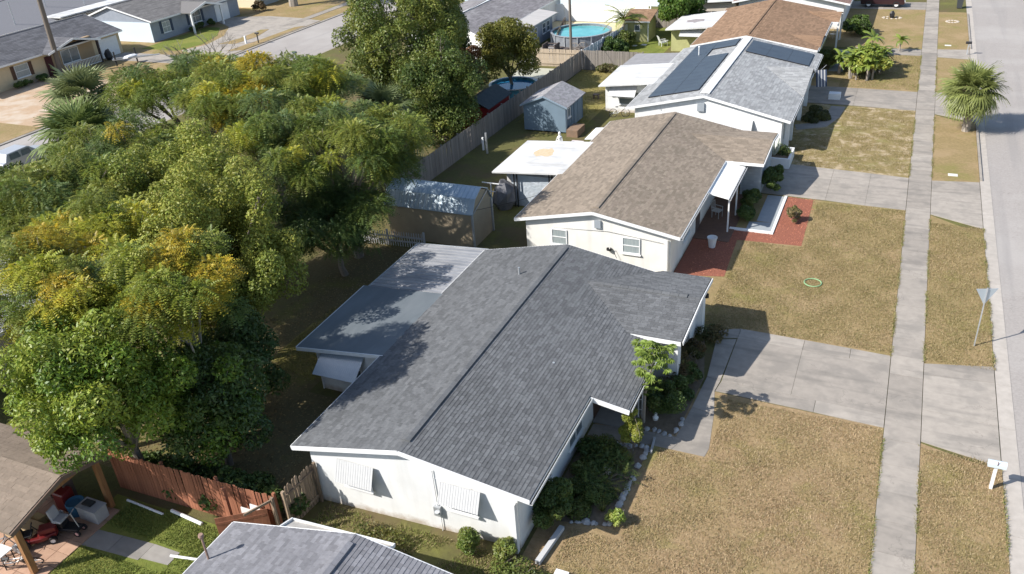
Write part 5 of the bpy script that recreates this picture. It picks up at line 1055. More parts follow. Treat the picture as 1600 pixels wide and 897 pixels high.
sheet('lawn_patch', [(-84.9, 76.4), (-79.2, 76.4), (-78.2, 79.5), (-79.6, 84), (-82.6, 88), (-84.9, 88)], .012, G_GREEN); sheet('lawn_patch', [(-85.5, 96.4), (-74.2, 96.4), (-74.2, 118), (-85.5, 118)], .012, G_MID)
hz = thing('horse_trailer', 'black and white boat trailer frame parked before the tan house', 'trailer', (-80.2, 70.4, 0))
b = MB(); b.bar((-82, 69.6, .7), (-77.5, 72.2, .75), .1, .1); b.bar((-81.4, 68.9, .7), (-77.5, 72.0, .75), .1, .1); b.bar((-82, 69.6, .7), (-81.4, 68.9, .7), .08, .08); b.build('frame', METAL, hz)
for x, y in ((-81.2, 69.1), (-80.2, 71.2)): b = MB(); b.box(x-.06, x+.06, y-.06, y+.06, 0, 1.6); b.build('support', BLACK, hz)
b = MB(); b.rock((-80.2, 70.4, .7), (.5, .9, .3), 4); b.build('tarp', WHITE, hz)
b = MB(); b.rock((-84.7, 71.3, 0), (.45, .5, 1.2), 9); tag(b.build('covered_grill', BLACK), 'black covered grill beside the white garage door of the tan house', 'grill')
# ================================================================ VEGETATION
RN = np.random.RandomState(12)
LEAF = mat('leaf', (1., 1., 1.), attr=True, rough=.5, spec=.35, trans=.28)
LEAFG = mat('glossy_leaf', (1., 1., 1.), attr=True, rough=.45, spec=.4, trans=.25)
FEATHER = [(.135, .185, .032), (.18, .22, .036), (.10, .155, .042), (.23, .25, .04), (.12, .175, .06), (.20, .225, .035)]
YELLOW = [(.43, .42, .04), (.50, .46, .045), (.34, .36, .04), (.24, .28, .035), (.40, .41, .04), (.30, .33, .04), (.50, .37, .03)]
FINE = [(.26, .29, .05), (.31, .33, .06), (.20, .245, .045), (.28, .295, .055)]
FINED = [(.15, .185, .038), (.19, .22, .045), (.10, .145, .034), (.215, .235, .045)]
BROAD = [(.15, .23, .025), (.21, .275, .03), (.11, .185, .025), (.25, .30, .04)]
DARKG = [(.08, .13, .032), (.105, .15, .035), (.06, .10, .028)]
def unit(a): return a/np.maximum(1e-9, np.linalg.norm(a, axis=-1, keepdims=True))
def blob_points(blobs, n, shell=.45, up=.25):
    """blobs (m,6): centre, radii. leaf positions near blob surfaces, favouring the upper side; returns pos, outward dir, blob index"""
    w = blobs[:, 3]*blobs[:, 4]; idx = RN.choice(len(blobs), n, p=w/w.sum())
    d = unit(RN.normal(size=(n, 3))+np.array([0, 0, up])); r = (1-shell*RN.rand(n)**1.5)
    B = blobs[idx]; return B[:, :3]+d*B[:, 3:6]*r[:, None], d, idx
def blob_cols(idx, nb, pal, jit=.22, per=None):
    base = np.array(pal)[RN.randint(0, len(pal), nb)] if per is None else per
    c = base[idx]; mixp = np.array(FEATHER if per is not None else pal)[RN.randint(0, len(FEATHER if per is not None else pal), len(idx))]; w_ = RN.rand(len(idx), 1)**1.5*.75; c = c*(1-w_)+mixp*w_
    c = c*(1+RN.uniform(-jit, jit, (len(idx), 1))); c[:, 0] *= 1+RN.uniform(-.12, .12, len(idx)); return np.clip(c, .005, 1)
def fronds(pos, d, L=.55, wd=.095, k=5, droop=.35):
    n = len(pos); h = unit(d*np.array([1, 1, .25])+RN.normal(size=(n, 3))*.45); h[:, 2] -= droop*.5; h = unit(h)
    side = unit(np.cross(h, np.array([0, 0, 1.])+RN.normal(size=(n, 3))*.25)); up = np.cross(side, h)
    LL = L*RN.uniform(.5, 1.45, n)[:, None]; V = []
    for j in range(k):
        t = (j+.7)/k; wj = wd*(L/.45)*math.sin(PI*(.12+.8*t))**.7*1.25
        p = pos+h*LL*t; p = p-np.array([0, 0, 1.])*LL*droop*t*t
        for s in (-1, 1):
            a = p; b_ = p+h*LL*(.62/k); c = p+(side*s*wj+h*LL*.10-up*.25*wj)*1.0
            V.append(np.stack([a, b_, c], 1))
    V = np.stack(V, 1); return V.reshape(-1, 3), 2*k
def quads(pos, d, s=.10, asp=.55, flat=.5, jit=.6):
    n = len(pos); nrm = unit(d*(1-flat)+np.array([0, 0, flat])+RN.normal(size=(n, 3))*jit); a = unit(np.cross(nrm, RN.normal(size=(n, 3)))); b_ = np.cross(nrm, a)
    ss = s*RN.uniform(.6, 1.35, n)[:, None]; V = np.stack([pos-a*ss, pos-b_*ss*asp, pos+a*ss, pos+b_*ss*asp], 1); return V.reshape(-1, 3)
def crown_blobs(c, R, n, rb, flat=.75, top=True, zmin=-.25, seed=0, vary=.35):
    rs_ = np.random.RandomState(seed); out = []
    for _ in range(n*30):
        d = unit(rs_.normal(size=3))
        if d[2] < zmin: continue
        q = rs_.uniform(.55, 1.0)*(1+rs_.uniform(-vary, vary)*.35)
        p = np.array(c)+d*np.array(R)*q; r = rb*rs_.uniform(.65, 1.3)
        if all(np.linalg.norm(p-o[:3]) > rb*.75 for o in out): out.append(np.array([*p, r, r, r*flat]))
        if len(out) >= n: break
    return np.array(out)
def trunk_mesh(base, c, blobs, r0, forkz=None, n=9, m=BARK, parent=None, seed=1):
    rr = random.Random(seed); b = MB(); base = Vector(base); c = Vector(c); fz = forkz or c.z*.35; fk = Vector((base.x*.75+c.x*.25, base.y*.75+c.y*.25, fz))
    b.tube([base, base.lerp(fk, .5)+Vector((rr.uniform(-.1, .1), rr.uniform(-.1, .1), 0)), fk], [r0, r0*.85, r0*.75], 8)
    ch = list(range(len(blobs))); rr.shuffle(ch)
    for j in ch[:n]:
        t = Vector(blobs[j][:3]); mid = fk.lerp(t, .5)+Vector((rr.uniform(-.4, .4), rr.uniform(-.4, .4), rr.uniform(-.1, .5)))
        b.tube([fk, mid, t], [r0*.5, r0*.3, r0*.10], 6)
        for _ in range(3):
            o = Vector((rr.uniform(-1, 1), rr.uniform(-1, 1), rr.uniform(-.2, .8)))*blobs[j][3]*.9; b.tube([mid.lerp(t, .6), t+o], [r0*.16, r0*.04], 4)
    return b.build('trunk', m, parent)
def tree(name, label, base, c, R, nb, rb, nleaf, kind, pal, group=None, flat=.75, zmin=-.25, seed=0, trunk=.22, limbs=9, cat='tree', size=None, forkz=None, bark=BARK, per=None, shell=.45, up=.25, extra=None, tmin=None):
    t = thing(name, label, cat, base, group); bl = crown_blobs(c, R, nb, rb, flat, zmin=zmin, seed=seed)
    if extra is not None: bl = np.vstack([bl, np.array(extra, float)])
    p, d, idx = blob_points(bl, int(nleaf*1.3) if kind == 'frond' else nleaf, shell, up); keep = p[:, 2] > .08; p, d, idx = p[keep], d[keep], idx[keep]
    if per: per = np.array([per(b_) for b_ in bl])
    col = blob_cols(idx, len(bl), pal, per=per)
    if kind == 'frond':
        V, k = fronds(p, d, L=size or .55); col = np.repeat(col, k, 0)*(1+RN.uniform(-.12, .12, (len(p)*k, 1))); fast_mesh('crown', V, 3, LEAF, t, col, kind='stuff')
        p, d, idx = blob_points(bl, nleaf, .6, up); fast_mesh('foliage', quads(p, d, .055, .45, .4), 4, LEAF, t, blob_cols(idx, len(bl), pal, per=per), kind='stuff')
    else:
        s, asp, fl_, m = {'fine': (.075, .5, .3, LEAF), 'broad': (.13, .42, .45, LEAFG), 'med': (.10, .5, .35, LEAF)}[kind]
        fast_mesh('crown', quads(p, d, size or s, asp, fl_), 4, m, t, col, kind='stuff')
    if trunk: trunk_mesh(base, c, bl, trunk, forkz, limbs, bark, t, seed)
    return t
def yper(th=.5):
    return lambda b_: YELLOW[RN.randint(len(YELLOW))] if RN.rand() < th else FEATHER[RN.randint(len(FEATHER))]
# spreading feathery trees
FR = .36
tree('feathery_tree', 'spreading feathery tree with yellow-green crown overhanging the tan metal-roofed shed', (-27.4, 36.2, 0), (-27.9, 36.0, 7.0), (4.9, 4.6, 2.0), 60, .82, 19000, 'frond', FEATHER, flat=.6, seed=3, per=yper(.15), trunk=.3, limbs=18, zmin=-.6, shell=.4, up=.45, size=FR, extra=[(-24.0, 36.6, 5.6, 1.1, 1.0, .6), (-23.4, 36.9, 8.0, 1.1, 1.0, .6), (-23.7, 34.8, 7.9, 1.0, 1.0, .6), (-24.5, 34.0, 4.4, 1.2, 1.2, .8)])
tree('feathery_tree', 'low dark feathery tree behind the white picket fence', (-26.9, 34.0, 0), (-27.2, 33.6, 3.2), (2.4, 2.2, 2.2), 34, .85, 8000, 'frond', [(.09, .14, .04), (.07, .12, .045), (.12, .17, .035)], flat=.7, seed=4, trunk=.2, limbs=10, zmin=-.6, size=FR)
tree('feathery_tree', 'wide feathery tree with golden patches in the middle of the upper left', (-36.5, 41.0, 0), (-35.9, 41.0, 7.3), (6.0, 5.6, 2.2), 64, .92, 18500, 'frond', FEATHER, flat=.6, seed=5, per=yper(.25), trunk=.3, limbs=20, shell=.4, up=.45, zmin=-.4, size=.40)
tree('feathery_tree', 'feathery tree farthest left of the big crowns, beside the fan palms', (-45.2, 43.6, 0), (-45.1, 43.4, 6.7), (5.4, 5.2, 2.2), 46, .95, 13000, 'frond', FEATHER, flat=.6, seed=6, per=yper(.2), trunk=.28, limbs=16, shell=.4, up=.45, zmin=-.4, size=.42)
tree('feathery_tree', 'feathery crown below the fan palms and left of the pale olive trees', (-42.0, 34.6, 0), (-41.6, 34.6, 5.6), (4.6, 3.8, 2.0), 48, .88, 9500, 'frond', FEATHER, flat=.6, seed=7, per=yper(.1), trunk=.25, limbs=14, shell=.4, up=.45, zmin=-.5, size=.40)
tree('feathery_tree', 'dark green feathery tree crown at the left edge above the yellow trees', (-36.6, 25.6, 0), (-36.2, 25.2, 7.1), (4.2, 3.4, 1.9), 48, .85, 10500, 'frond', FEATHER, flat=.6, seed=8, per=yper(.06), trunk=.22, limbs=14, shell=.4, up=.45, size=FR)
tree('feathery_tree', 'feathery tree at the left edge close to the silver car', (-44.2, 28.5, 0), (-44.0, 28.5, 4.6), (3.6, 3.0, 1.6), 22, 1.1, 6500, 'frond', FEATHER, flat=.6, seed=9, per=yper(.06), trunk=.22)
tree('golden_rain_tree', 'golden-yellow tree at the far left with orange tips', (-27.8, 17.6, 0), (-27.6, 17.9, 7.6), (3.4, 2.8, 1.8), 44, .75, 11000, 'frond', YELLOW, flat=.55, seed=10, per=yper(.62), trunk=.2, bark=BARKL, zmin=-.6, shell=.4, up=.4, size=FR)
tree('golden_rain_tree', 'golden-yellow tree before the olive bushy tree, orange in its lower sprays', (-23.8, 19.8, 0), (-23.2, 19.3, 7.6), (2.7, 2.2, 1.5), 32, .68, 8200, 'frond', YELLOW, flat=.55, seed=12, per=yper(.7), trunk=.18, bark=BARKL, zmin=-.6, shell=.4, up=.4, size=FR)
tree('golden_rain_tree', 'yellow tree with an orange patch above the pale metal roof', (-30.6, 22.4, 0), (-30.0, 22.2, 7.9), (2.2, 1.9, 1.3), 14, .85, 4200, 'frond', YELLOW, flat=.55, seed=13, per=yper(.85), trunk=.16, bark=BARKL, size=FR)
# soft olive bushy trees
tree('bushy_tree', 'rounded pale olive tree with fine upright tufts beside the sunlit grass patch', (-26.2, 25.0, 0), (-26.9, 25.0, 5.9), (3.5, 3.3, 3.5), 95, .72, 95000, 'fine', FINE, flat=1.3, seed=14, trunk=.25, limbs=14, zmin=-.85, up=.35, size=.07)
tree('bushy_tree', 'pale olive bushy tree behind the rounded one, toward the feathery crowns', (-32.4, 29.0, 0), (-32.0, 28.9, 6.1), (3.6, 3.3, 2.9), 70, .78, 56000, 'fine', FINE, flat=1.3, seed=15, trunk=.2, zmin=-.6, up=.35, size=.075)
# glossy broad-leaved tree over the carport
tree('broadleaf_tree', 'bright glossy broad-leaved tree overhanging the brown carport roof', (-24.6, 16.9, 0), (-24.2, 15.8, 5.5), (2.7, 2.3, 2.6), 74, .68, 52000, 'broad', BROAD, flat=.9, seed=16, trunk=.2, limbs=12, zmin=-.7, size=.085, extra=[(-26.0, 15.2, 4.2, .8, .7, .6), (-25.4, 14.4, 3.9, .8, .7, .6), (-26.8, 16.0, 4.6, .9, .8, .7), (-25.3, 16.3, 3.2, .8, .5, .6), (-24.3, 16.0, 2.6, .6, .35, .6)])
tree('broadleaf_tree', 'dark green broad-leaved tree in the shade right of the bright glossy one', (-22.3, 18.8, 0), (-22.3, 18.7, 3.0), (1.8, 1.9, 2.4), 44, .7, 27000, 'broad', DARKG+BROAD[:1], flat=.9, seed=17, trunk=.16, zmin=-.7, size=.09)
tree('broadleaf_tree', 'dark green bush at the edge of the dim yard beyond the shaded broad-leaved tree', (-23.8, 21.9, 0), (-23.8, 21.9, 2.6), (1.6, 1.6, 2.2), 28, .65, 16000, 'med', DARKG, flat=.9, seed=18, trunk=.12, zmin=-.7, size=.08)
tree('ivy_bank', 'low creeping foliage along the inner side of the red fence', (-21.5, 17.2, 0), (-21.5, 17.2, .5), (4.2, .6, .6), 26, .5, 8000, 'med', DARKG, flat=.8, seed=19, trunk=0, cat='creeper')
# tall olive tree, cypress and friends beyond the board fence
tree('tall_tree', 'tallest dense olive-green tree at the top centre', (-36.2, 58.5, 0), (-36.2, 58.5, 6.6), (4.9, 4.6, 6.2), 110, .95, 80000, 'fine', FINED, flat=1.15, seed=20, trunk=.35, limbs=16, zmin=-.85, size=.10, up=.3, shell=.35)
tree('tall_tree', 'dark dense tree right of the tallest one, reaching down to the board fence', (-31.9, 55.6, 0), (-32.0, 55.8, 4.2), (3.2, 2.9, 4.0), 80, .85, 45000, 'fine', FINED+DARKG, flat=1.15, seed=21, trunk=.25, zmin=-.9, size=.09, up=.2)
tree('cypress_tree', 'narrow dark cypress rising behind the tallest tree', (-36.8, 67.5, 0), (-36.8, 67.5, 5.0), (1.2, 1.2, 4.9), 26, .7, 14000, 'fine', DARKG, flat=1.6, seed=22, trunk=.2, zmin=-.9, size=.10)
tree('olive_tree', 'yellow-olive leafy tree in front of the blue pool', (-32.0, 68.6, 0), (-32.2, 68.5, 3.7), (2.9, 2.4, 3.2), 55, .75, 26000, 'fine', [(.17, .17, .03), (.21, .20, .035), (.13, .14, .025)], flat=.9, seed=23, trunk=.18, zmin=-.5, size=.10)
tree('copper_tree', 'small coppery-red tree beside the yellow-olive tree', (-34.5, 65.4, 0), (-34.5, 65.4, 2.8), (1.4, 1.4, 2.2), 20, .55, 8000, 'fine', [(.20, .09, .035), (.13, .08, .03), (.10, .08, .03)], seed=24, trunk=.12, zmin=-.6, size=.09)
tree('yard_tree', 'bright green shrub tree behind the olive garden shed', (-22.6, 92.2, 0), (-22.6, 92.2, 2.6), (2.3, 2.3, 2.4), 32, .8, 13000, 'med', [(.09, .16, .025), (.15, .22, .03), (.05, .10, .02)], seed=26, trunk=.15, size=.15)
tree('big_trunk_tree', 'big grey-trunked tree on the lawn at the top edge', (-81, 101.8, 0), (-81, 102.5, 9.0), (6, 6, 3), 30, 1.6, 9000, 'fine', DARKG, seed=27, trunk=.65, bark=BARKL, size=.2, forkz=5)
# bare dead tree
dt = thing('dead_tree', 'bare pale-branched tree rising above the feathery crowns near the far street', 'tree', (-55, 55, 0)); b = MB(); rr = random.Random(5)
def br(p, d, l, r, dep):
    q = p+d*l; b.tube([p, p.lerp(q, .5)+Vector((rr.uniform(-.1, .1), rr.uniform(-.1, .1), 0)), q], [r, r*.8, r*.6], 5)
    if dep:
        for _ in range(3): br(q, (d+Vector((rr.uniform(-.8, .8), rr.uniform(-.8, .8), rr.uniform(-.1, .5)))).normalized(), l*.68, r*.55, dep-1)
br(Vector((-54.5, 54.5, 0)), Vector((.05, 0, 1)), 3.2, .16, 4); b.build('branches', BARKL, dt)
# shrubs
def shrub(label, x, y, rx, ry, h, n, kind, pal, seed, name='shrub', size=None, cat='shrub', group=None):
    return tree(name, label, (x, y, 0), (x, y, h*.45), (rx, ry, h*.5), max(12, int(rx*ry*h*14)), min(.4, rx*.55), n, kind, pal, group, seed=seed, trunk=.03, limbs=5, cat=cat, size=size, zmin=-.4, forkz=.12)
OLV = [(.14, .17, .04), (.10, .13, .03), (.17, .17, .04)]
shrub('round clipped shrub in the bed beside the papaya trunk', -7.0, 27.9, .85, .85, 1.3, 9000, 'fine', DARKG+OLV[:1], 31, size=.045)
shrub('brownish ornamental shrubs along the garage side of the front walk', -6.75, 31.2, .5, 1.5, .9, 7000, 'med', [(.09, .09, .03), (.06, .07, .02), (.12, .08, .035)], 32, size=.06)
shrub('low dark shrub row beside the garage wall near the driveway', -6.6, 29.6, .5, 1.0, .8, 5000, 'med', DARKG, 33, size=.06)
shrub('dry weedy plants at the garage corner by the driveway', -6.3, 33.9, .5, .6, .5, 1400, 'med', [(.15, .12, .05), (.08, .09, .03)], 34, size=.06)
shrub('tall yellow-green climbing vine at the front porch step of the charcoal-roofed house', -7.45, 24.9, .33, .45, 2.2, 10000, 'broad', [(.24, .27, .045), (.30, .31, .06), (.17, .2, .03)], 35, size=.06)
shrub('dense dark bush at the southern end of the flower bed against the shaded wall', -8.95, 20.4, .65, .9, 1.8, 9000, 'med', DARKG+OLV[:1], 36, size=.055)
shrub('tangle of dark green plants filling the stone-edged flower bed', -8.4, 22.2, .9, 1.4, .5, 12000, 'med', DARKG+OLV, 37, size=.05)
shrub('ferny sprays among the dark plants of the stone-edged bed', -7.9, 22.8, .9, 1.3, .7, 420, 'frond', DARKG+OLV, 61, size=.3)
shrub('ferny sprays beside the round clipped shrub', -6.9, 29.6, .5, 1.6, .8, 380, 'frond', [(.16, .12, .05), (.10, .11, .035)], 62, size=.32)
for k_, (x_, y_, l_) in enumerate(((-7.4, 24.3, 'pale grassy tuft at the top right of the stone-edged bed'), (-8.9, 23.3, 'grassy tuft against the shaded wall in the stone-edged bed'), (-7.5, 21.4, 'grassy tuft near the lower stones of the bed'))):
    n_ = 60; a_ = RN.uniform(0, 2*PI, n_); r_ = RN.uniform(.12, .34, n_); p_ = np.tile([x_, y_, .03], (n_, 1)); V_ = np.zeros((n_, 3, 3)); V_[:, 0] = p_+np.stack([-np.sin(a_)*.015, np.cos(a_)*.015, a_*0], 1); V_[:, 1] = p_-np.stack([-np.sin(a_)*.015, np.cos(a_)*.015, a_*0], 1); V_[:, 2] = p_+np.stack([np.cos(a_)*r_, np.sin(a_)*r_, RN.uniform(.2, .5, n_)], 1)
    tag(fast_mesh('grass_tuft', V_.reshape(-1, 3), 3, LEAF, None, np.array([(.26, .28, .08), (.18, .2, .06)])[RN.randint(0, 2, n_)]), l_, 'plant')
shrub('leafy plants at the top end of the flower bed', -8.5, 24.2, .8, .7, .55, 5000, 'med', DARKG+OLV, 38, size=.055)
shrub('pale yellow-leaved plant at the corner of the flower bed', -6.9, 21.0, .28, .3, .7, 700, 'broad', [(.40, .42, .10), (.25, .33, .06)], 39, size=.07)
shrub('green bush against the white gable wall below the second awning', -11.2, 18.1, .38, .35, .95, 3500, 'broad', [(.12, .17, .03), (.17, .2, .04)], 40, size=.05)
shrub('bright green creeper at the near corner of the white gable wall', -9.75, 18.15, .4, .35, .9, 3500, 'broad', [(.15, .2, .04), (.2, .22, .05)], 41, size=.05)
shrub('weedy green clumps in the strip below the first awning', -14.3, 17.2, 1.0, .45, .35, 3500, 'med', OLV+[(.2, .16, .07)], 42, size=.05)
shrub('low green weeds on the ground at the lower corner of the white house', -9.0, 17.5, .9, .35, .4, 3000, 'med', [(.15, .19, .04), (.1, .12, .03)], 43, size=.05)
shrub('dark evergreen bush beside the garage wall of the cream house', -6.55, 52.0, .6, 1.1, 1.7, 9000, 'med', DARKG, 44, size=.07)
shrub('dark shrub under the porch awning end of the cream house', -7.35, 49.2, .5, .9, 1.1, 6000, 'med', DARKG+OLV[:1], 45, size=.06)
shrub('squat hedge beside the blue-grey walk of the cream house', -7.3, 47.3, .45, .6, .8, 4000, 'med', DARKG, 46, size=.06)
shrub('small spiky brown-green bush standing in the red mulch', -4.6, 47.6, .35, .35, .95, 1500, 'med', [(.18, .17, .06), (.12, .12, .05), (.22, .17, .08)], 47, size=.08)
shrub('dark low bed of groundcover inside the curved walk of the pale-roofed house', -5.5, 67.3, .9, 1.9, .35, 8000, 'med', [(.09, .10, .03), (.06, .07, .022)], 48, size=.07)
shrub('rounded olive shrub before the front of the red-brown roofed house', -6.4, 81.8, .85, 1.2, 1.6, 7000, 'med', OLV, 49, size=.09)
shrub('dark leafy shrub beside the far corner of the red-brown roofed house', -4.9, 94.6, 1.2, 1.6, 1.9, 7000, 'med', [(.10, .16, .03), (.05, .08, .02)], 50, size=.12)
shrub('big round dark bush left of the olive shed against the panel fence', -26.6, 82.0, 1.15, 1.3, 1.8, 11000, 'med', [(.04, .08, .02), (.08, .13, .025)], 51, size=.09)
shrub('yellow-green bush between the dark bush and the olive shed', -26.6, 85.5, .9, 1.1, 1.8, 7000, 'med', [(.13, .16, .03), (.09, .12, .03)], 52, size=.09)
shrub('tall scrub at the foot of the sunlit board fence', -25.4, 76.4, 1.6, .35, .7, 2500, 'med', [(.16, .14, .06), (.1, .12, .03)], 53, size=.08)
shrub('bush at the left edge in front of the silver car', -55.5, 36.0, 2.0, 2.0, 3.0, 9000, 'fine', [(.09, .13, .03), (.06, .09, .02)], 54, size=.12)
shrub('small coppery bush at the corner of the pale yellow house end', -84.0, 98.0, .8, .8, 1.4, 1500, 'med', [(.14, .09, .04), (.08, .07, .03)], 55, size=.12)
shrub('short foliage strip under the window of the tan house', -85.2, 61.5, .5, 3.2, .6, 2500, 'med', DARKG, 56, size=.12)
shrub('low plants against the blue-grey house front', -84.9, 87.5, .5, 3.0, .8, 2500, 'med', DARKG, 57, size=.12)
# papaya tree: bare stem with a crown of lobed leaves
pp = thing('papaya_tree', 'slender papaya tree with a leafy crown before the charcoal-roofed house', 'tree', (-7.55, 26.75, 0))
b = MB(); b.tube([(-7.55, 26.75, 0), (-7.5, 26.7, 1.5), (-7.2, 26.55, 2.9), (-7.1, 26.5, 3.6)], [.07, .06, .05, .035], 7); b.build('trunk', BARKL, pp)
def lobed_leaf(L=.42, n=9):
    b = MB(); b.tube([(0, 0, 0), (.22, 0, .05), (.40, 0, .04)], .008, 4, False)
    for k in range(n):
        a = (k-(n-1)/2)*2*PI/(n+2.5); l = L*(.6 if k in (0, n-1) else 1)*.55; c, s = math.cos(a), math.sin(a)
        b.add([(.40, 0, .04), (.40+c*l*.55-s*l*.2, s*l*.55+c*l*.2, .05), (.40+c*l, s*l, -.02), (.40+c*l*.55+s*l*.2, s*l*.55-c*l*.2, .05)], [(0, 1, 2, 3)])
    return b
PAP = mat('papaya_leaf', (.24, .31, .06), (.17, .24, .04, 1), 3, .5, rnd=.3, trans=.25)
rr = random.Random(8); locs = []; rots = []; scl = []
for k in range(80):
    z = rr.uniform(2.9, 3.85) if k > 12 else rr.uniform(1.7, 2.3); t_ = min(1, z/3.6); locs.append((-7.55+.45*t_+rr.uniform(-.3, .3), 26.75-.25*t_+rr.uniform(-.3, .3), z)); rots.append((rr.uniform(-.3, .3), rr.uniform(-.35, .35), rr.uniform(0, 2*PI))); s = rr.uniform(.75, 1.2) if k > 12 else .6; scl.append((s, s, s))
copies('leaf', lobed_leaf(), PAP, pp, locs, rots, scl)
# fan palms
def fan_frond(pet=.9, L=1.0, n=24, droop=.35, arc=2*PI*.78, seed=0):
    rr_ = random.Random(seed); b = MB(); b.tube([(0, 0, 0), (pet*.5, 0, .12), (pet, 0, .10)], [.02, .016, .012], 4, False)
    for k in range(n):
        a = (k-(n-1)/2)/(n-1)*arc; l = L*(.62+.38*math.cos(a*.55))*rr_.uniform(.9, 1.05); c, s = math.cos(a), math.sin(a); w = .045
        P = []
        for t, ww in ((0, .15), (.35, 1), (.7, .75), (1, .05)):
            z = .10+.12*t-droop*t*t*l*rr_.uniform(.8, 1.2); x, y = pet+c*l*t, s*l*t; P.append(((x-s*w*ww, y+c*w*ww, z-.02), (x+s*w*ww, y-c*w*ww, z)))
        V = [q for p_ in P for q in p_]; b.add(V, [(0, 1, 3, 2), (2, 3, 5, 4), (4, 5, 7, 6)])
    return b
def palm(label, base, h, nf, col, col2, sc=1., seed=0, skirt=6, lean=(0, 0), tr=.16, boots=True):
    t = thing('fan_palm', label, 'palm', base); m = mat('palm_leaf_'+'abcdefg'[seed % 7], col, col2, 2, .5, rnd=.28, trans=.2); dm = mat('dry_palm_leaf', (.34, .27, .15), (.26, .20, .12, 1), 2, .7, rnd=.2)
    top = Vector((base[0]+lean[0], base[1]+lean[1], h)); b = MB(); b.tube([base, Vector(base).lerp(top, .5), top], [tr*1.25, tr, tr*.95], 10); tk = b.build('trunk', BARKL, t)
    rr_ = random.Random(seed)
    if boots:
        bb_ = MB(); bb_.obox((0, 0, 0), (.10, 0, .05), (0, .03, 0), (-.02, 0, .04)); L = []; Rr = []
        for k in range(44): a = k*2.4; z = .15+(h-.2)*k/44; p = Vector(base).lerp(top, z/h); L.append((p.x+math.cos(a)*tr*1.1, p.y+math.sin(a)*tr*1.1, z)); Rr.append((0, -.7, a))
        copies('boot', bb_, BARKL, tk, L, Rr)
    var = [fan_frond(seed=s_, droop=d_) for s_, d_ in ((1, .3), (2, .5), (3, .75))]; per = [[], [], []]
    for k in range(nf):
        e = -1.1+2.45*((k+.5)/nf); a = k*2.399+rr_.uniform(-.2, .2); v_ = 0 if e > .55 else 1 if e > -.2 else 2; s = sc*rr_.uniform(.85, 1.1)
        per[v_].append((tuple(top+Vector((math.cos(a)*.1, math.sin(a)*.1, rr_.uniform(-.15, .15)))), (rr_.uniform(-.25, .25), -e*.95, a), (s, s, s)))
    for v_, lst in enumerate(per):
        if lst: copies('frond', var[v_], m, t, [q[0] for q in lst], [q[1] for q in lst], [q[2] for q in lst])
    if skirt:
        L = []; Rr = []
        for k in range(skirt): a = k*2*PI/skirt+.3; L.append(tuple(top+Vector((math.cos(a)*.15, math.sin(a)*.15, -.3)))); Rr.append((0, 1.25, a))
        copies('dry_frond', fan_frond(seed=9, droop=.6, pet=.6, n=14), dm, t, L, Rr, [(sc*.8,)*3]*skirt)
    return t
palm('fan palm with a full round crown on the verge beside the street', (4.75, 66.3, 0), 2.9, 58, (.26, .29, .09), (.17, .20, .06, 1), 1.2, 1, 7, tr=.22)
palm('pale fan palm farthest left near the sand lot', (-58, 45.3, 0), 4.8, 44, (.29, .32, .15), (.20, .24, .10, 1), 1.65, 2, 10)
palm('fan palm with brown skirt just below the pale one', (-49.6, 37.8, 0), 4.9, 46, (.22, .27, .09), (.15, .20, .06, 1), 1.75, 3, 18)
palm('fan palm half swallowed by the feathery crown near the board fence', (-32.2, 48.2, 0), 4.6, 34, (.15, .18, .08), (.10, .13, .05, 1), 1.35, 4, 14)
palm('second fan palm with dry fronds behind the board fence', (-30.6, 46.6, 0), 3.4, 28, (.14, .17, .07), (.10, .12, .05, 1), 1.2, 5, 12)
# feather palm by the turquoise pool
def feather_frond(L=2.2, n=22, seed=0):
    rr_ = random.Random(seed); b = MB(); pts = [(L*t, 0, .55*L*t-.62*L*t*t) for t in [i_/8 for i_ in range(9)]]; b.tube(pts, [.03*(1-i_/9)+.004 for i_ in range(9)], 4, False)
    for k in range(n):
        t = .12+.86*k/n; x = L*t; z = .55*L*t-.62*L*t*t; l = .55*math.sin(PI*(.15+.8*t))
        for s in (-1, 1): b.add([(x, 0, z), (x+.05, s*l*.5, z+.02), (x+.22, s*l, z-.22*l), (x+.12, s*l*.5, z-.02)], [(0, 1, 2, 3)])
    return b
fp = thing('feather_palm', 'yellow-green feather palm beside the vinyl fence and turquoise pool', 'palm', (-27.5, 87.5, 0))
b = MB(); b.tube([(-27.5, 87.5, 0), (-27.4, 87.4, 1.6), (-27.3, 87.3, 2.6)], [.22, .17, .14], 8); b.build('trunk', BARKL, fp)
FPL = mat('feather_palm_leaf', (.30, .31, .06), (.18, .24, .04, 1), 1.5, .45, rnd=.3, trans=.2)
rr = random.Random(3); copies('frond', feather_frond(), FPL, fp, [(-27.3, 87.3, 2.6)]*20, [(rr.uniform(-.2, .2), rr.uniform(-.75, .55), k*2.4) for k in range(20)], [(s, s, s) for s in [rr.uniform(.85, 1.2) for _ in range(20)]])
tree('leafy_tree', 'rounded yellow-green leafy tree amid the banana plants on the fourth lawn', (-2.6, 79.2, 0), (-2.7, 79.3, 1.35), (1.55, 1.7, 1.1), 26, .55, 5200, 'broad', [(.24, .29, .05), (.30, .33, .06), (.18, .24, .04)], seed=77, trunk=.08, limbs=6, size=.17, zmin=-.3)
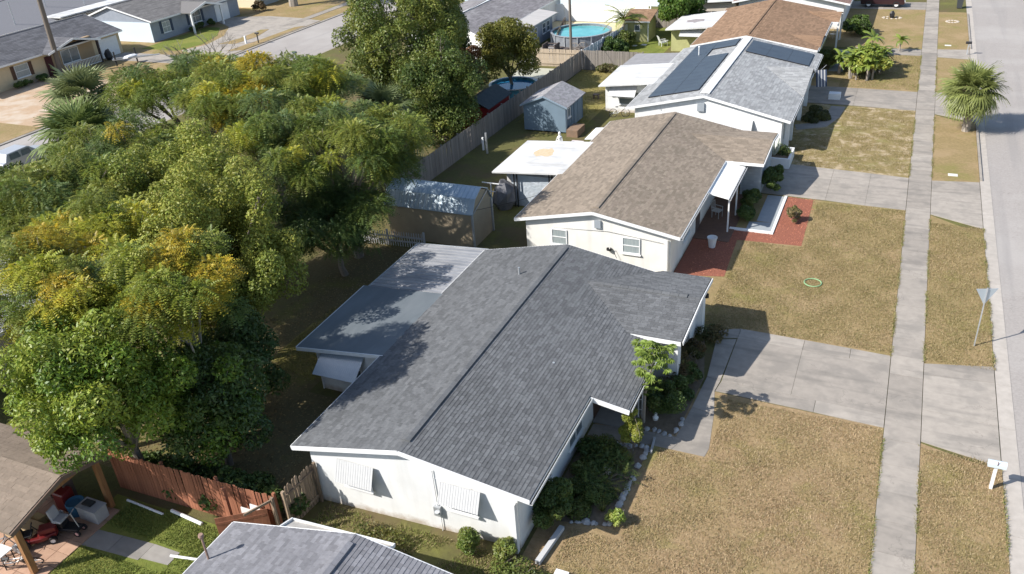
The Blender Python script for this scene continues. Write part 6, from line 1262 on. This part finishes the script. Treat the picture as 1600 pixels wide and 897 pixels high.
# banana clump on the fourth lawn
def banana_leaf(L=1.15, w=.2):
    b = MB(); P = []
    for i_ in range(8): t = i_/7; x = L*t; z = .55*L*t-.75*L*t*t; ww = w*math.sin(PI*min(.98, .1+.88*t))**.6; P.append(((x, -ww, z-.05), (x, 0, z), (x, ww, z-.05)))
    V = [q for p_ in P for q in p_]; F = []
    for i_ in range(7):
        for j in range(2): F.append((i_*3+j, i_*3+j+1, (i_+1)*3+j+1, (i_+1)*3+j))
    return b.add(V, F)
BAN = mat('banana_leaf', (.22, .27, .05), (.15, .21, .035, 1), 1.5, .42, rnd=.35, trans=.22)
bc = thing('banana_clump', 'large clump of broad-leaved banana plants on the lawn before the red-brown roofed house', 'plants', (-3.2, 80.4, 0))
L = []; Rr = []; S_ = []; b = MB(); rr = random.Random(6)
for k in range(38):
    a = rr.uniform(0, 2*PI); q = rr.uniform(.1, 1.0)**.6*2.1; x, y = -3.2+q*math.cos(a)*1.0, 80.3+q*math.sin(a)*1.35; h = rr.uniform(.9, 1.9)
    b.tube([(x, y, 0), (x, y, h)], [.09, .06], 6)
    for j in range(11): L.append((x, y, h)); Rr.append((rr.uniform(-.3, .3), rr.uniform(-.9, .5), j*2.4+rr.uniform(-.3, .3))); s = rr.uniform(.5, .9); S_.append((s, s, s))
b.build('stems', BARKL, bc, kind='stuff'); copies('leaf', banana_leaf(), BAN, bc, L, Rr, S_)
def smallplant(label, x, y, h, n, sc, seed):
    t = thing('banana_plant', label, 'plant', (x, y, 0)); b = MB(); b.tube([(x, y, 0), (x, y, h)], [.07, .05], 6); b.build('stem', BARKL, t); rr_ = random.Random(seed)
    copies('leaf', banana_leaf(), BAN, t, [(x, y, h)]*n, [(rr_.uniform(-.3, .3), rr_.uniform(-.8, .4), k*2.4) for k in range(n)], [(sc,)*3]*n)
smallplant('yellowish banana plant behind the big clump', -2.9, 86.0, 1.7, 13, 1.0, 1); smallplant('small leafy banana plant at the fourth driveway edge', -.55, 88.3, 1.1, 11, .75, 2)
ca = MB()
for k in range(7): a = k*.9; ca.tube([(-7.2, 56.9, .55), (-7.2+.25*math.cos(a), 56.9+.25*math.sin(a), .95), (-7.2+.4*math.cos(a), 56.9+.4*math.sin(a), 1.5+.15*(k % 3))], [.09, .09, .05], 6)
tag(ca.build('cactus', mat('pale_cactus', (.42, .45, .38), (.34, .37, .3, 1), 4)), 'pale branching cactus in the white walled planter', 'cactus')
shrub('spindly dark plants filling the white walled planter', -6.7, 57.4, .5, .5, 1.2, 1500, 'med', DARKG+[(.2, .15, .08)], 58, size=.06)

# ================================================================ GRASS: short blades over the lawns (one countless mass per lawn)
def grass(x0, x1, y0, y1, n, pal, h, z=.012, seed=0, poly=None, clump=.5, name='grass'):
    rs_ = np.random.RandomState(seed); x = rs_.uniform(x0, x1, n); y = rs_.uniform(y0, y1, n)
    f = np.sin(x*2.1+np.sin(y*1.3)*2)+np.sin(y*2.7+np.sin(x*1.9)*2); k = rs_.rand(n) < (.62+.19*f*clump*2)
    if poly is not None: k &= poly(x, y)
    x, y, f = x[k], y[k], f[k]; n = len(x); a = rs_.uniform(0, 2*PI, n); hh = h*rs_.uniform(.5, 1.3, n); w = .016
    V = np.zeros((n, 3, 3)); V[:, 0] = np.stack([x-np.cos(a)*w, y-np.sin(a)*w, np.full(n, z)], 1); V[:, 1] = np.stack([x+np.cos(a)*w, y+np.sin(a)*w, np.full(n, z)], 1)
    V[:, 2] = np.stack([x+rs_.normal(0, hh*.7), y+rs_.normal(0, hh*.7), z+hh], 1)
    pal = np.array(pal); g_ = .5+.25*(np.sin(x*.9+2*np.sin(y*.37+seed))+np.sin(y*.71+2*np.sin(x*.53+seed))); g_ = np.clip(g_, 0, 1)[:, None]
    c = pal[rs_.randint(0, len(pal), n)]*(1+rs_.uniform(-.14, .14, (n, 1))); c = c*(1-.3*g_)+np.array([.22, .22, .075])*.3*g_
    fast_mesh(name, V.reshape(-1, 3), 3, mat('grass_blade', (1, 1, 1), attr=True, rough=.8, trans=.2), col=c, kind='stuff')
TANP = [(.46, .34, .205), (.33, .24, .13), (.50, .38, .24), (.27, .22, .105)]; OLP = [(.38, .29, .16), (.28, .22, .105), (.42, .33, .19), (.24, .21, .085)]; GRP = [(.20, .25, .05), (.26, .28, .07), (.15, .20, .04)]
bed = lambda x, y: ~((x < -6.55) & (y > 20.3)) & ~((x < -8.3) & (y > 18.5))
walk = lambda x, y: ~((x > -7.0) & (x < -4.7) & (y > 25.4)) & ~((y > 29.4)) & ~((x < -5.0) & (y > 25.4))
grass(-9.0, 1.34, 15.6, 29.6, 150000, TANP, .055, seed=1, poly=lambda x, y: bed(x, y) & walk(x, y))
grass(2.74, 5.40, 15.6, 28.7, 45000, TANP+OLP[:2], .055, seed=2)
grass(2.74, 5.40, 34.9, 49.6, 36000, OLP, .06, seed=3); grass(-7.0, 1.34, 35.0, 50.9, 120000, OLP, .06, seed=4, poly=lambda x, y: ~((x < -3.6) & (y > 44.4)) & ~((x < -6.9) & (y > 39.5)))
grass(-8.0, 1.34, 56.8, 70.1, 60000, OLP, .06, seed=5, poly=lambda x, y: ~((x < -3.6) & (y > 63)), clump=.8); grass(-8.0, 1.34, 75.7, 86.8, 40000, OLP+GRP[:1], .06, seed=6, poly=lambda x, y: x > -4.8)
grass(-24.5, -17.5, 9.5, 15.8, 60000, GRP, .07, seed=7, poly=lambda x, y: ~((y > 13.4) & (y < 14.5) & (x < -20.8))); grass(-17.2, -9.6, 15.5, 18.3, 16000, OLP+GRP, .09, seed=8, clump=1.2)
grass(-25.5, -22.4, 25, 30.8, 14000, [(.36, .30, .11), (.28, .26, .08)], .06, seed=9); grass(-28.1, -22.5, 60.8, 76.6, 30000, [(.36, .30, .11), (.28, .26, .08)], .06, seed=10)  # first call: paler blades carry the painted sunlight of the small patch
for k_, (x_, y0_, y1_) in enumerate(((1.37, 15.8, 51), (2.69, 15.8, 51), (1.37, 56, 87), (2.69, 56, 87), (5.42, 16, 28.4), (5.42, 35, 49.5))):
    grass(x_-.05, x_+.05, y0_, y1_, int((y1_-y0_)*150), OLP+[(.2, .24, .06)]*2, .075, .02, seed=40+k_, clump=1.6, poly=lambda x, y: ~((y > 28.8) & (y < 34.7)) & ~((y > 50) & (y < 56.4)) & ~((y > 69) & (y < 75.6)), name='edge_grass')
# fallen leaves in the dim yard
rs_ = np.random.RandomState(3); n = 9000; x = rs_.uniform(-28, -18.2, n); y = rs_.uniform(17, 38, n); k = (x < -22.5) | (y < 24); x, y = x[k], y[k]; n = len(x)
P_ = np.stack([x, y, np.full(n, .02)], 1); fast_mesh('fallen_leaves', quads(P_, np.tile([0, 0, 1.], (n, 1)), .05, .6, .95, .15), 4, LEAF, None, np.array([(.25, .18, .08), (.16, .11, .05), (.32, .26, .12)])[rs_.randint(0, 3, n)], kind='stuff')

for o in bpy.data.objects:
    if '_w' in o: del o['_w']
